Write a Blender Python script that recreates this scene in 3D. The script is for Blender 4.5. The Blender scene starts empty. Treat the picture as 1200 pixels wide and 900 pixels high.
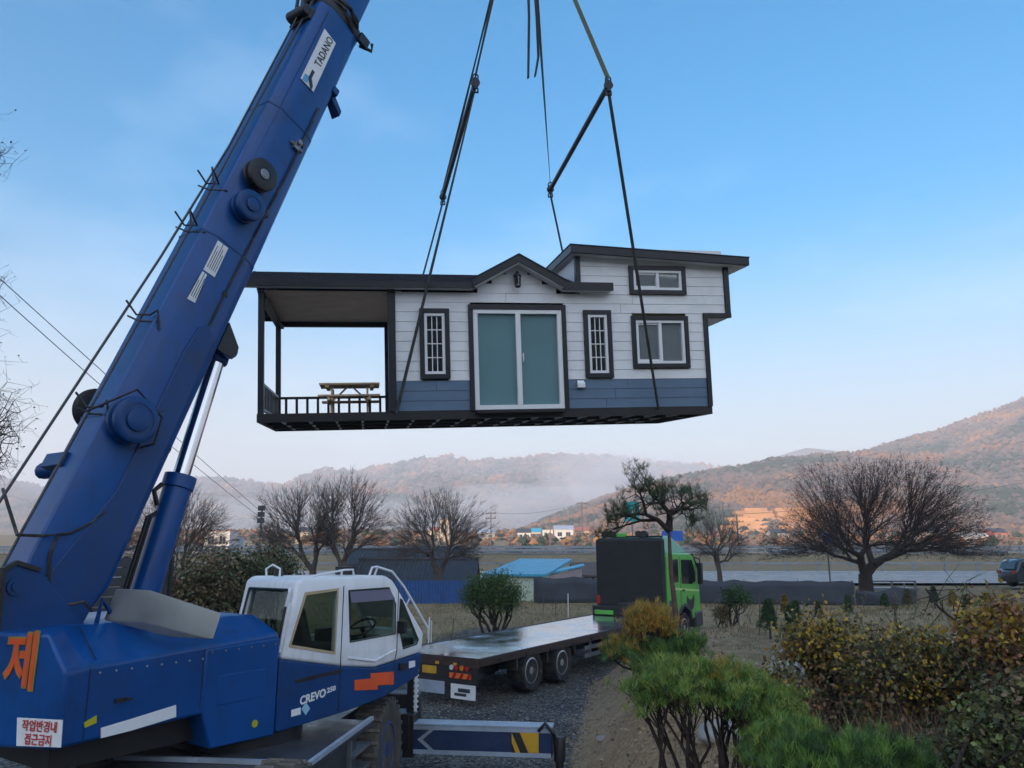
SUN_EL=9; SUN_AZ=205.0; SUN_ST=3.2; SUN_COL=(1,.76,.56); SKY_SAT=1.8; SKY_GAM=.75
SKY_ST=.14; AIR=.9; DUST=.8; OZONE=1.6; EXPO=1.6; CLOUD_FILL=(4.2,4.55,5.1); FILL_BANK=.92
GLOW=.85; GLOWC=(1.9,1.78,1.78)
HAZE=.00045; HAZE_TOP=300; RIDGE_H=101
import bpy, bmesh, math, random
import numpy as np
from mathutils import Vector, Matrix, noise
R = math.radians
SC = bpy.context.scene
COL = SC.collection
# ---------------------------------------------------------------- camera numbers
ZC = 3.4
FPX = 900.0
PITCH = math.atan((640 - 450) / FPX)
CP, SP = math.cos(PITCH), math.sin(PITCH)
def ray(px, py):
    a = (px - 600) / FPX; b = (450 - py) / FPX
    return np.array([a, CP - b * SP, SP + b * CP])
def at(px, py, Y):
    r = ray(px, py); return np.array([0, 0, ZC]) + r * (Y / r[1])
def gp(px, py, z):
    r = ray(px, py); return np.array([0, 0, ZC]) + r * ((z - ZC) / r[2])
def onplane(px, py, O, n):
    r = ray(px, py); o = np.array([0, 0, ZC]); t = ((np.array(O) - o) @ n) / (r @ n); return o + r * t

# ---------------------------------------------------------------- object helpers
OFF = {}
def tag(o, label=None, cat=None, group=None, kind=None):
    if label: o['label'] = label
    if cat: o['category'] = cat
    if group: o['group'] = group
    if kind: o['kind'] = kind
    return o
def thing(name, label, cat, loc=(0, 0, 0), group=None):
    o = bpy.data.objects.new(name, None); COL.objects.link(o)
    o.location = loc; o.empty_display_size = .3
    OFF[o] = np.array(loc, float)
    return tag(o, label, cat, group)
def link(name, me, parent=None, base=None):
    o = bpy.data.objects.new(name, me); COL.objects.link(o)
    if parent is not None:
        o.parent = parent; OFF[o] = OFF[parent]
    else:
        b = np.array(base if base is not None else (0, 0, 0), float)
        o.location = b; OFF[o] = b
    return o
def off_of(parent, base):
    if parent is not None: return OFF[parent]
    return np.array(base if base is not None else (0, 0, 0), float)
def copy_tree(o, parent=None):
    c = o.copy(); COL.objects.link(c)
    if parent is not None: c.parent = parent
    for ch in list(o.children): copy_tree(ch, c)
    return c
def arr_mesh(name, V, F, mats, mi=None, parent=None, base=None, smooth=False):
    """V (N,3), F (M,k) numpy -> one mesh object"""
    V = np.asarray(V, float) - off_of(parent, base)
    F = np.asarray(F, np.int32); k = F.shape[1]
    me = bpy.data.meshes.new(name)
    me.vertices.add(len(V)); me.vertices.foreach_set('co', V.astype(np.float32).ravel())
    me.loops.add(F.size); me.loops.foreach_set('vertex_index', F.ravel())
    me.polygons.add(len(F)); me.polygons.foreach_set('loop_start', np.arange(0, F.size, k, dtype=np.int32))
    for m in (mats if isinstance(mats, (list, tuple)) else [mats]): me.materials.append(m)
    if mi is not None: me.polygons.foreach_set('material_index', np.asarray(mi, np.int32))
    me.polygons.foreach_set('use_smooth', np.full(len(F), smooth, bool))
    me.update(calc_edges=True); me.validate()
    return link(name, me, parent, base)

class MB:
    def __init__(s, X=None):
        s.v = []; s.f = []; s.mi = []; s.X = X
    def add(s, vs, fs, m=0):
        b = len(s.v)
        for p in vs:
            q = np.array(p, float)
            s.v.append(s.X(q) if s.X else q)
        for f in fs:
            s.f.append([b + i for i in f]); s.mi.append(m)
        return s
    def box(s, c, size, rot=None, m=0):
        c = np.array(c, float); h = np.array(size, float) / 2
        vs = []
        for sx in (-1, 1):
            for sy in (-1, 1):
                for sz in (-1, 1):
                    d = np.array([sx, sy, sz]) * h
                    if rot is not None: d = np.array(rot) @ d
                    vs.append(c + d)
        return s.add(vs, [(0, 1, 3, 2), (4, 6, 7, 5), (0, 4, 5, 1), (2, 3, 7, 6), (0, 2, 6, 4), (1, 5, 7, 3)], m)
    def bb(s, a, b, m=0):
        a = np.array(a, float); b = np.array(b, float)
        return s.box((a + b) / 2, np.abs(b - a), None, m)
    def prism(s, pts, vec, m=0):
        n = len(pts); vec = np.array(vec, float)
        vs = [np.array(p, float) for p in pts] + [np.array(p, float) + vec for p in pts]
        fs = [tuple(range(n))[::-1], tuple(range(n, 2 * n))] + [(i, (i + 1) % n, n + (i + 1) % n, n + i) for i in range(n)]
        return s.add(vs, fs, m)
    def loft(s, rings, m=0, cap=True):
        n = len(rings[0]); vs = [p for r in rings for p in r]; fs = []
        for k in range(len(rings) - 1):
            for i in range(n):
                j = (i + 1) % n
                fs.append((k * n + i, k * n + j, (k + 1) * n + j, (k + 1) * n + i))
        if cap:
            fs.append(tuple(range(n))[::-1]); fs.append(tuple(range((len(rings) - 1) * n, len(rings) * n)))
        return s.add(vs, fs, m)
    def tube(s, pts, r, n=8, m=0, cap=True):
        pts = [np.array(p, float) for p in pts]; rr = r if isinstance(r, (list, tuple)) else [r] * len(pts)
        rings = []; prev = None
        for i, p in enumerate(pts):
            d = pts[min(i + 1, len(pts) - 1)] - pts[max(i - 1, 0)]
            d = d / (np.linalg.norm(d) + 1e-12)
            if prev is None:
                h = np.array([0, 0, 1.]) if abs(d[2]) < .9 else np.array([1., 0, 0])
            else: h = prev
            a = h - d * (h @ d); a /= np.linalg.norm(a) + 1e-12; b = np.cross(d, a); prev = a
            rings.append([p + rr[i] * (a * math.cos(t) + b * math.sin(t)) for t in [2 * math.pi * k / n for k in range(n)]])
        return s.loft(rings, m, cap)
    def cyl(s, p0, p1, r0, r1=None, n=20, m=0):
        return s.tube([p0, p1], [r0, r0 if r1 is None else r1], n, m)
    def lathe(s, c, ax, prof, n=28, m=0):
        """prof: (r, h) list, about axis ax through c; closed ring profile not capped"""
        c = np.array(c, float); ax = np.array(ax, float); ax /= np.linalg.norm(ax)
        h = np.array([0, 0, 1.]) if abs(ax[2]) < .9 else np.array([1., 0, 0])
        a = h - ax * (h @ ax); a /= np.linalg.norm(a); b = np.cross(ax, a)
        rings = [[c + ax * hh + max(r, 1e-4) * (a * math.cos(t) + b * math.sin(t)) for t in [2 * math.pi * k / n for k in range(n)]] for r, hh in prof]
        return s.loft(rings, m, True)
    def ball(s, c, r, m=0, n=10):
        r = np.array(r if hasattr(r, '__len__') else (r, r, r), float)
        rings = []
        for i in range(1, n):
            t = math.pi * i / n
            rings.append([np.array(c) + r * np.array([math.sin(t) * math.cos(p), math.sin(t) * math.sin(p), math.cos(t)]) for p in [2 * math.pi * k / (2 * n) for k in range(2 * n)]])
        return s.loft(rings, m, True)
    def mesh(s, name, mats, o0):
        me = bpy.data.meshes.new(name)
        V = [tuple(p - o0) for p in s.v]
        me.from_pydata(V, [], s.f)
        for m in (mats if isinstance(mats, (list, tuple)) else [mats]): me.materials.append(m)
        me.polygons.foreach_set('material_index', s.mi)
        bm = bmesh.new(); bm.from_mesh(me); bmesh.ops.recalc_face_normals(bm, faces=bm.faces); bm.to_mesh(me); bm.free()
        return me
    def build(s, name, mats, parent=None, base=None, bevel=0, smooth=True, seg=2):
        me = s.mesh(name, mats, off_of(parent, base))
        if smooth:
            me.polygons.foreach_set('use_smooth', [True] * len(me.polygons)); me.set_sharp_from_angle(angle=R(38))
        o = link(name, me, parent, base)
        if bevel:
            b = o.modifiers.new('bevel', 'BEVEL'); b.width = bevel; b.segments = seg; b.limit_method = 'ANGLE'; b.angle_limit = R(32)
            b.harden_normals = False
        return o
def frame(O, ax, ay, az):
    O = np.array(O, float); Mx = np.array([ax, ay, az], float).T
    return lambda p: O + Mx @ p

# ---------------------------------------------------------------- materials
MATS = {}
def pmat(name, col, rough=.5, metal=0., var=.12, scale=3., bump=0., bscale=30., spec=.5, coat=0., col2=None, dirt=None, dscale=1.3, damt=.5, rvar=.0, streak=None):
    m = bpy.data.materials.new(name); m.use_nodes = True; nt = m.node_tree; N = nt.nodes; L = nt.links
    b = N['Principled BSDF']
    b.inputs['Roughness'].default_value = rough; b.inputs['Metallic'].default_value = metal
    b.inputs['Specular IOR Level'].default_value = spec; b.inputs['Coat Weight'].default_value = coat
    b.inputs['Coat Roughness'].default_value = .08
    tc = N.new('ShaderNodeTexCoord')
    nz = N.new('ShaderNodeTexNoise'); nz.inputs['Scale'].default_value = scale; nz.inputs['Detail'].default_value = 6; nz.inputs['Roughness'].default_value = .6
    L.new(tc.outputs['Object'], nz.inputs['Vector'])
    rp = N.new('ShaderNodeValToRGB'); rp.color_ramp.elements[0].position = .3; rp.color_ramp.elements[1].position = .7
    c = np.array(col, float); c2 = np.array(col2, float) if col2 is not None else None
    lo = np.clip(c * (1 - var), 0, 1); hi = np.clip(c * (1 + var), 0, 1)
    if c2 is not None: lo, hi = c, c2
    rp.color_ramp.elements[0].color = (*lo, 1); rp.color_ramp.elements[1].color = (*hi, 1)
    L.new(nz.outputs['Fac'], rp.inputs['Fac'])
    out = rp.outputs['Color']
    if dirt is not None:
        n2 = N.new('ShaderNodeTexNoise'); n2.inputs['Scale'].default_value = dscale; n2.inputs['Detail'].default_value = 9; n2.inputs['Roughness'].default_value = .7
        L.new(tc.outputs['Object'], n2.inputs['Vector'])
        r2 = N.new('ShaderNodeValToRGB'); r2.color_ramp.elements[0].position = .5; r2.color_ramp.elements[1].position = .72
        r2.color_ramp.elements[0].color = (0, 0, 0, 1); r2.color_ramp.elements[1].color = (damt, damt, damt, 1)
        L.new(n2.outputs['Fac'], r2.inputs['Fac'])
        mx = N.new('ShaderNodeMixRGB'); mx.inputs[2].default_value = (*dirt, 1)
        L.new(r2.outputs['Color'], mx.inputs[0]); L.new(out, mx.inputs[1]); out = mx.outputs[0]
    if streak is not None:   # rain streaks and rubbed grease, long in the vertical
        mp_ = N.new('ShaderNodeMapping'); mp_.inputs['Scale'].default_value = (9, 9, .8); L.new(tc.outputs['Object'], mp_.inputs[0])
        n4 = N.new('ShaderNodeTexNoise'); n4.inputs['Scale'].default_value = 1.; n4.inputs['Detail'].default_value = 8; n4.inputs['Roughness'].default_value = .7; L.new(mp_.outputs[0], n4.inputs['Vector'])
        r4 = N.new('ShaderNodeValToRGB'); r4.color_ramp.elements[0].position = .53; r4.color_ramp.elements[1].position = .75; r4.color_ramp.elements[0].color = (0, 0, 0, 1); r4.color_ramp.elements[1].color = (.55, .55, .55, 1); L.new(n4.outputs['Fac'], r4.inputs[0])
        m4 = N.new('ShaderNodeMixRGB'); m4.inputs[2].default_value = (*streak, 1); L.new(r4.outputs[0], m4.inputs[0]); L.new(out, m4.inputs[1]); out = m4.outputs[0]
    L.new(out, b.inputs['Base Color'])
    if rvar:
        mr = N.new('ShaderNodeMapRange'); mr.inputs[1].default_value = .3; mr.inputs[2].default_value = .7
        mr.inputs[3].default_value = max(rough - rvar, .02); mr.inputs[4].default_value = min(rough + rvar, 1)
        L.new(nz.outputs['Fac'], mr.inputs[0]); L.new(mr.outputs[0], b.inputs['Roughness'])
    if bump:
        n3 = N.new('ShaderNodeTexNoise'); n3.inputs['Scale'].default_value = bscale; n3.inputs['Detail'].default_value = 5
        L.new(tc.outputs['Object'], n3.inputs['Vector'])
        bp = N.new('ShaderNodeBump'); bp.inputs['Strength'].default_value = bump; bp.inputs['Distance'].default_value = .02
        L.new(n3.outputs['Fac'], bp.inputs['Height']); L.new(bp.outputs[0], b.inputs['Normal'])
    MATS[name] = m
    return m
def glassmat(name, tint, fac=.12, rough=.02, film=None):
    m = bpy.data.materials.new(name); m.use_nodes = True; nt = m.node_tree; N = nt.nodes; L = nt.links
    N.remove(N['Principled BSDF']); o = N['Material Output']
    t = N.new('ShaderNodeBsdfTransparent'); t.inputs[0].default_value = (*tint, 1)
    g = N.new('ShaderNodeBsdfGlossy'); g.inputs['Roughness'].default_value = rough; g.inputs[0].default_value = (.9, .95, 1, 1)
    fr = N.new('ShaderNodeFresnel'); fr.inputs[0].default_value = 1.5
    ad = N.new('ShaderNodeMath'); ad.operation = 'ADD'; ad.use_clamp = True; ad.inputs[1].default_value = fac
    L.new(fr.outputs[0], ad.inputs[0]); mx = N.new('ShaderNodeMixShader')
    ge = N.new('ShaderNodeNewGeometry'); iv = N.new('ShaderNodeMath'); iv.operation = 'SUBTRACT'; iv.inputs[0].default_value = 1; L.new(ge.outputs['Backfacing'], iv.inputs[1])
    mm = N.new('ShaderNodeMath'); mm.operation = 'MULTIPLY'; L.new(ad.outputs[0], mm.inputs[0]); L.new(iv.outputs[0], mm.inputs[1])
    base = t.outputs[0]
    if film:
        df = N.new('ShaderNodeBsdfDiffuse'); df.inputs[0].default_value = (*film, 1); m5 = N.new('ShaderNodeMixShader'); m5.inputs[0].default_value = .35; L.new(base, m5.inputs[1]); L.new(df.outputs[0], m5.inputs[2]); base = m5.outputs[0]
    L.new(mm.outputs[0], mx.inputs[0]); L.new(base, mx.inputs[1]); L.new(g.outputs[0], mx.inputs[2]); L.new(mx.outputs[0], o.inputs[0])
    return m
blue = pmat('blue_paint', (.0, .062, .25), .38, streak=(.008, .035, .09), var=.12, coat=.12, spec=.35, dirt=(.012, .035, .11), damt=.65, dscale=1.7, scale=1.2, rvar=.08)
dblue = pmat('dark_blue_paint', (.0, .042, .165), .44, streak=(.008, .025, .06), var=.12, coat=.08, spec=.35, dirt=(.012, .025, .07), damt=.6, dscale=1.9, rvar=.08)
white = pmat('white_cab_paint', (.74, .77, .82), .35, streak=(.5, .49, .46), var=.04, coat=.4, dirt=(.4, .38, .34), damt=.35)
black = pmat('black_metal', (.012, .012, .014), .5, var=.3)
dusty = pmat('dusty_tyre_rubber', (.075, .068, .06), .92, var=.3, scale=6, bump=.3, dirt=(.16, .145, .12), damt=.6, dscale=4)
rubber = pmat('tyre_rubber', (.022, .021, .021), .85, var=.3, dirt=(.17, .15, .12), damt=.6, dscale=5, bump=.3)
tread = pmat('muddy_tyre_rubber', (.15, .135, .115), .9, var=.35, scale=9, bump=.5, dirt=(.03, .03, .03), damt=.7, dscale=4)
steel = pmat('grey_steel', (.2, .22, .24), .42, .6, var=.2, rvar=.15)
galv = pmat('galvanised_tank', (.3, .32, .31), .4, .5, var=.15, rvar=.1, scale=2)
chrome = pmat('chrome_rod', (.6, .61, .64), .12, 1., var=.02)
dgrey = pmat('dark_grey_deck', (.05, .055, .065), .38, .2, var=.35, scale=2.5, rvar=.15, dirt=(.13, .12, .1), damt=.4)
lgrey = pmat('light_blue_grey_paint', (.3, .36, .45), .5, var=.15, dirt=(.1, .1, .1), damt=.6)
navy = pmat('outrigger_navy', (.012, .03, .09), .45, var=.2, dirt=(.1, .1, .1), damt=.3)
yellow = pmat('yellow_paint', (.55, .32, .02), .5, var=.15, dirt=(.2, .12, .04), damt=.5)
signw = pmat('sign_white', (.72, .74, .76), .5, var=.05, dirt=(.4, .4, .4), damt=.3, dscale=4)
redp = pmat('red_lettering', (.45, .03, .03), .5, var=.1)
orange = pmat('orange_lettering', (.7, .09, .02), .5, var=.1)
olive_out = pmat('olive_outline', (.3, .2, .03), .6)
inkp = pmat('black_lettering', (.015, .015, .02), .5)
skyb = pmat('light_blue_lettering', (.1, .35, .6), .5)
reflector = pmat('amber_reflector', (.45, .42, .02), .3)
tanf = pmat('tan_gasket', (.42, .33, .2), .7, var=.15)
cabglass = glassmat('cab_glass', (.68, .74, .7), .0)
visor = pmat('smoked_visor', (.1, .1, .17), .3, var=.05)
seatm = pmat('black_upholstery', (.05, .05, .055), .8)
rope = pmat('steel_rope', (.06, .065, .075), .5, .6, var=.3, scale=40)

def text_mesh(body, size, O, xd, yd, m, name='lettering', parent=None, ext=.004, width=None, shear=0., bold=0., spacing=1.):
    cu = bpy.data.curves.new('tx', 'FONT'); cu.body = body; cu.size = size; cu.extrude = ext; cu.align_x = 'CENTER'; cu.align_y = 'CENTER'; cu.shear = shear
    cu.offset = bold; cu.space_character = spacing; cu.resolution_u = 3
    ob = bpy.data.objects.new('tx', cu); COL.objects.link(ob)
    dg = bpy.context.evaluated_depsgraph_get(); dg.update()
    me = bpy.data.meshes.new_from_object(ob.evaluated_get(dg)); bpy.data.objects.remove(ob); bpy.data.curves.remove(cu)
    n = len(me.vertices); co = np.zeros(n * 3, np.float32); me.vertices.foreach_get('co', co); co = co.reshape(-1, 3)
    if n == 0: return None
    co[:, 0] -= (co[:, 0].min() + co[:, 0].max()) / 2; co[:, 1] -= (co[:, 1].min() + co[:, 1].max()) / 2
    if width: 
        k = width / (co[:, 0].max() - co[:, 0].min()); co[:, 0] *= k
    xd = np.array(xd, float); xd /= np.linalg.norm(xd); yd = np.array(yd, float); yd /= np.linalg.norm(yd); zd = np.cross(xd, yd)
    W = np.array(O, float) + co[:, :1] * xd + co[:, 1:2] * yd + co[:, 2:3] * zd - off_of(parent, None)
    me.vertices.foreach_set('co', W.astype(np.float32).ravel()); me.materials.clear(); me.materials.append(m); me.update()
    return link(name, me, parent)

def boolean(o, cutters):
    for c in cutters:
        b = o.modifiers.new('cut', 'BOOLEAN'); b.operation = 'DIFFERENCE'; b.object = c; b.solver = 'EXACT'
    dg = bpy.context.evaluated_depsgraph_get(); dg.update()
    me = bpy.data.meshes.new_from_object(o.evaluated_get(dg))
    o.modifiers.clear(); o.data = me
    for c in cutters: bpy.data.objects.remove(c)
    me.polygons.foreach_set('use_smooth', [True] * len(me.polygons)); me.set_sharp_from_angle(angle=R(32))

# ---------------------------------------------------------------- fast numpy tubes, tufts, leaves
def segs_mesh(segs, n=4):
    """segs: (N,8) p0 p1 r0 r1 -> V,F"""
    S = np.asarray(segs, float); p0 = S[:, :3]; p1 = S[:, 3:6]; r0 = S[:, 6]; r1 = S[:, 7]
    d = p1 - p0; d /= np.linalg.norm(d, axis=1, keepdims=True) + 1e-9
    h = np.where(np.abs(d[:, 2:3]) < .9, np.array([[0, 0, 1.]]), np.array([[1., 0, 0]]))
    a = np.cross(d, h); a /= np.linalg.norm(a, axis=1, keepdims=True) + 1e-9; b = np.cross(d, a)
    V = []
    for p, r in ((p0, r0), (p1, r1)):
        for k in range(n):
            t = 2 * math.pi * k / n
            V.append(p + r[:, None] * (a * math.cos(t) + b * math.sin(t)))
    V = np.stack(V, 1).reshape(-1, 3)          # per seg: n bottom, n top
    base = np.arange(len(S))[:, None] * 2 * n
    F = np.stack([np.concatenate([base + k, base + (k + 1) % n, base + n + (k + 1) % n, base + n + k], 1) for k in range(n)], 1).reshape(-1, 4)
    return V, F
def ctree(targets, base, r_tip, rng, expo=.5, f=(.3, .45), up=None, wob=.06, maxr=None, firstlen=None):
    """skeleton that reaches every target from base by repeated splitting; returns segs with point counts"""
    segs = []
    def rad(n): 
        r = r_tip * n ** expo
        return min(r, maxr) if maxr else r
    def rec(P, pos, depth, rprev):
        n = len(P); c = P.mean(0)
        if n == 1:
            d = P[0] - pos; L = np.linalg.norm(d)
            mid = pos + d * .5 + rng.normal(size=3) * wob * L
            segs.append((*pos, *mid, rprev * .8 if rprev < rad(1) * 2 else rad(1) * 1.2, rad(1))); segs.append((*mid, *P[0], rad(1), r_tip * .5)); return
        ff = rng.uniform(*f)
        if depth == 0 and firstlen is not None:
            nxt = np.array(firstlen, float)
        else:
            d = c - pos; L = np.linalg.norm(d); nxt = pos + d * ff + rng.normal(size=3) * wob * L
        r1 = rad(n)
        segs.append((*pos, *nxt, min(rprev, r1 * 1.25), r1))
        Q = P - c
        if n > 3:
            _, _, vt = np.linalg.svd(Q + rng.normal(size=Q.shape) * .15 * np.abs(Q).mean(), full_matrices=False); ax = vt[0] + rng.normal(size=3) * .25
        else: ax = rng.normal(size=3)
        s = Q @ ax; cut = np.quantile(s, rng.uniform(.3, .7)); A = s <= cut
        if A.all() or not A.any(): A = np.arange(n) < max(1, n // 2)
        rec(P[A], nxt, depth + 1, r1); rec(P[~A], nxt, depth + 1, r1)
    rec(np.asarray(targets, float), np.array(base, float), 0, 1e9)
    return np.array(segs)
def twigs(P, rng, n, L, r, updir=.3, centre=None, out=.6):
    """n fine twigs leaving each point"""
    N = len(P); B = np.repeat(P, n, 0); d = rng.normal(size=B.shape)
    if centre is not None:
        o = B - np.array(centre); o /= np.linalg.norm(o, axis=1, keepdims=True) + 1e-6; d = d * (1 - out) + o * out * 1.4
    d[:, 2] += updir; d /= np.linalg.norm(d, axis=1, keepdims=True)
    LL = L * rng.uniform(.4, 1.2, (len(B), 1)); E = B + d * LL
    return np.concatenate([B, E, np.full((len(B), 1), r), np.full((len(B), 1), r * .4)], 1)
def needles(P, rng, n, L, w, up=.5, spread=1.):
    B = np.repeat(P, n, 0); d = rng.normal(size=B.shape) * spread; d[:, 2] = np.abs(d[:, 2]) * .6 + up; d /= np.linalg.norm(d, axis=1, keepdims=True)
    LL = L * rng.uniform(.6, 1.15, (len(B), 1)); s = np.cross(d, rng.normal(size=B.shape)); s /= np.linalg.norm(s, axis=1, keepdims=True) + 1e-6
    B = B + rng.normal(size=B.shape) * L * .18
    V = np.stack([B - s * w, B + s * w, B + d * LL], 1).reshape(-1, 3); F = np.arange(len(V)).reshape(-1, 3)
    return V, F
def leaves(P, rng, L, W, droop=.2):
    N = len(P); d = rng.normal(size=P.shape); d[:, 2] -= droop; d /= np.linalg.norm(d, axis=1, keepdims=True)
    s = np.cross(d, rng.normal(size=P.shape)); s /= np.linalg.norm(s, axis=1, keepdims=True) + 1e-6; nn = np.cross(d, s)
    k = rng.uniform(.55, 1.25, (N, 1)); L = L * k; W = W * k
    a = P; b = P + d * L * .45 + s * W * .5 + nn * W * .12; c = P + d * L; e = P + d * L * .45 - s * W * .5 + nn * W * .12
    V = np.stack([a, b, c, e], 1).reshape(-1, 3); F = np.arange(len(V)).reshape(-1, 4)
    return V, F
def dome(rng, n, c, rad, low=-.3, shell=.55, lump=.22, seed=0):
    """points in an uneven dome/ellipsoid, denser towards its surface"""
    out = []
    while len(out) < n:
        d = rng.normal(size=3); d /= np.linalg.norm(d)
        if d[2] < low: continue
        k = 1 + lump * 2 * (noise.noise(Vector(d * 1.7) + Vector((seed * 3.1, 0, 0)))) + lump * noise.noise(Vector(d * 4.) + Vector((seed, 5, 0)))
        r = rng.uniform(shell ** 3, 1) ** (1 / 3) * k
        out.append(np.array(c) + d * r * np.array(rad))
    return np.array(out)
# ================================================================ SETTING
def sm(a, b, x):
    t = np.clip((np.asarray(x, float) - a) / (b - a), 0, 1); return t * t * (3 - 2 * t)
EY = [-20, 6, 10, 13.5, 20.7, 24, 28.5, 34, 60]; EX = [.4, .55, .75, .95, 2.05, 4.3, 7.6, 13, 40]
def edge_x(y): return np.interp(y, EY, EX)
def fbm(x, y, s, o=4):
    return noise.fractal(Vector((x / s, y / s, .37)), 1.0, 2.0, o)
def gz(x, y, rough=True):
    """height of the ground (scalar)"""
    left = .5 * float(sm(21, 38, y)); left += .45 * float(sm(42, 50, y))
    pl = float(np.interp(y, [-20, 2, 6, 9, 14, 22, 32, 45, 60], [2.2, 1.75, 1.5, 1.3, 1.15, 1.0, .93, .95, .95])) + .4 * float(sm(4.5, 9, x)) * float(1 - sm(12, 20, y))
    s = (x - float(edge_x(y))) ; w = float(np.interp(y, [0, 14, 24, 34], [1.7, 1.7, 1.6, 6]))
    k = float(sm(0, w, s))
    z = left * (1 - k) + pl * k
    if y > 52: z = .95
    z += 9 * float(sm(170, 480, y)) + 12 * float(sm(480, 1100, y))
    z += 1.35 * float(sm(101, 107, y)) * float(1 - sm(120, 126, y))
    if rough and y < 60 and abs(x) < 60:
        z += .05 * fbm(x, y, 1.1) * (.25 + .75 * max(k, float(sm(22, 27, y)))) + .16 * fbm(x + 9, y, 2.6, 3) * 4 * k * (1 - k)
        z += .07 * fbm(x, y, .45, 3) * 4 * k * (1 - k)
    return z
def gpt(px, Y):
    """point on the ground under picture column px at distance Y"""
    x = 0
    for _ in range(4):
        z = gz(x, Y); d = Y * CP + (z - ZC) * SP; x = (px - 600) / FPX * d
    return np.array([x, Y, gz(x, Y)])

def ground_material():
    m = bpy.data.materials.new('ground_soil'); m.use_nodes = True; nt = m.node_tree; N = nt.nodes; L = nt.links; b = N['Principled BSDF']; b.inputs['Roughness'].default_value = .95; b.inputs['Specular IOR Level'].default_value = .2
    tc = N.new('ShaderNodeTexCoord'); at_ = N.new('ShaderNodeVertexColor'); at_.layer_name = 'zone'; sp = N.new('ShaderNodeSeparateColor'); L.new(at_.outputs[0], sp.inputs[0])
    def nz(s, d=6, r=.6):
        n = N.new('ShaderNodeTexNoise'); n.inputs['Scale'].default_value = s; n.inputs['Detail'].default_value = d; n.inputs['Roughness'].default_value = r; L.new(tc.outputs['Object'], n.inputs['Vector']); return n.outputs['Fac']
    def ramp(f, *st):
        r = N.new('ShaderNodeValToRGB'); e = r.color_ramp.elements
        e[0].position, e[0].color = st[0][0], (*st[0][1], 1); e[1].position, e[1].color = st[-1][0], (*st[-1][1], 1)
        for p, c in st[1:-1]:
            q = e.new(p); q.color = (*c, 1)
        L.new(f, r.inputs[0]); return r.outputs[0]
    def mix(f, a, c, t='MIX'):
        x = N.new('ShaderNodeMixRGB'); x.blend_type = t; L.new(f, x.inputs[0]); L.new(a, x.inputs[1]); L.new(c, x.inputs[2]); return x.outputs[0]
    n1 = nz(.35); n2 = nz(3.2, 9, .7); n3 = nz(22, 6, .65)
    grass = ramp(n2, (.3, (.15, .1, .052)), (.5, (.29, .2, .11)), (.62, (.37, .265, .15)), (.75, (.45, .34, .2)))
    gp2 = ramp(n1, (.42, (.14, .125, .06)), (.6, (.26, .195, .12)))
    mm = N.new('ShaderNodeMixRGB'); mm.inputs[0].default_value = .4; L.new(grass, mm.inputs[1]); L.new(gp2, mm.inputs[2]); grass = mm.outputs[0]
    dirt = ramp(n2, (.28, (.25, .165, .095)), (.5, (.38, .265, .16)), (.72, (.5, .36, .23)))
    dirt2 = ramp(n3, (.3, (.35, .35, .35)), (.65, (1, 1, 1))); one = N.new('ShaderNodeMixRGB'); one.blend_type = 'MULTIPLY'; one.inputs[0].default_value = .75; L.new(dirt, one.inputs[1]); L.new(dirt2, one.inputs[2]); dirt = one.outputs[0]
    vo = N.new('ShaderNodeTexVoronoi'); vo.inputs['Scale'].default_value = 22; L.new(tc.outputs['Object'], vo.inputs['Vector'])
    sv = N.new('ShaderNodeSeparateColor'); L.new(vo.outputs['Color'], sv.inputs[0])
    grav = ramp(sv.outputs[0], (.0, (.04, .04, .042)), (.5, (.12, .12, .12)), (1., (.26, .255, .245)))
    gm = ramp(n1, (.4, (.45, .45, .47)), (.6, (1, .97, .9))); g2 = N.new('ShaderNodeMixRGB'); g2.blend_type = 'MULTIPLY'; g2.inputs[0].default_value = .8; L.new(grav, g2.inputs[1]); L.new(gm, g2.inputs[2]); grav = g2.outputs[0]
    def mask(ch):
        a = N.new('ShaderNodeMath'); a.operation = 'ADD'; L.new(sp.outputs[ch], a.inputs[0])
        s = N.new('ShaderNodeMath'); s.operation = 'MULTIPLY_ADD'; L.new(n2, s.inputs[0]); s.inputs[1].default_value = 1.; s.inputs[2].default_value = -.5
        L.new(s.outputs[0], a.inputs[1]); r = N.new('ShaderNodeMapRange'); r.inputs[1].default_value = .4; r.inputs[2].default_value = .62; L.new(a.outputs[0], r.inputs[0]); return r.outputs[0]
    c = mix(mask(0), grass, dirt); c = mix(mask(2), c, grav); L.new(c, b.inputs['Base Color'])
    ad = N.new('ShaderNodeMath'); L.new(n3, ad.inputs[0]); L.new(vo.outputs['Distance'], ad.inputs[1]); ad.operation = 'SUBTRACT'
    bp = N.new('ShaderNodeBump'); bp.inputs['Strength'].default_value = .8; bp.inputs['Distance'].default_value = .03; L.new(ad.outputs[0], bp.inputs['Height']); L.new(bp.outputs[0], b.inputs['Normal'])
    return m
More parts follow.
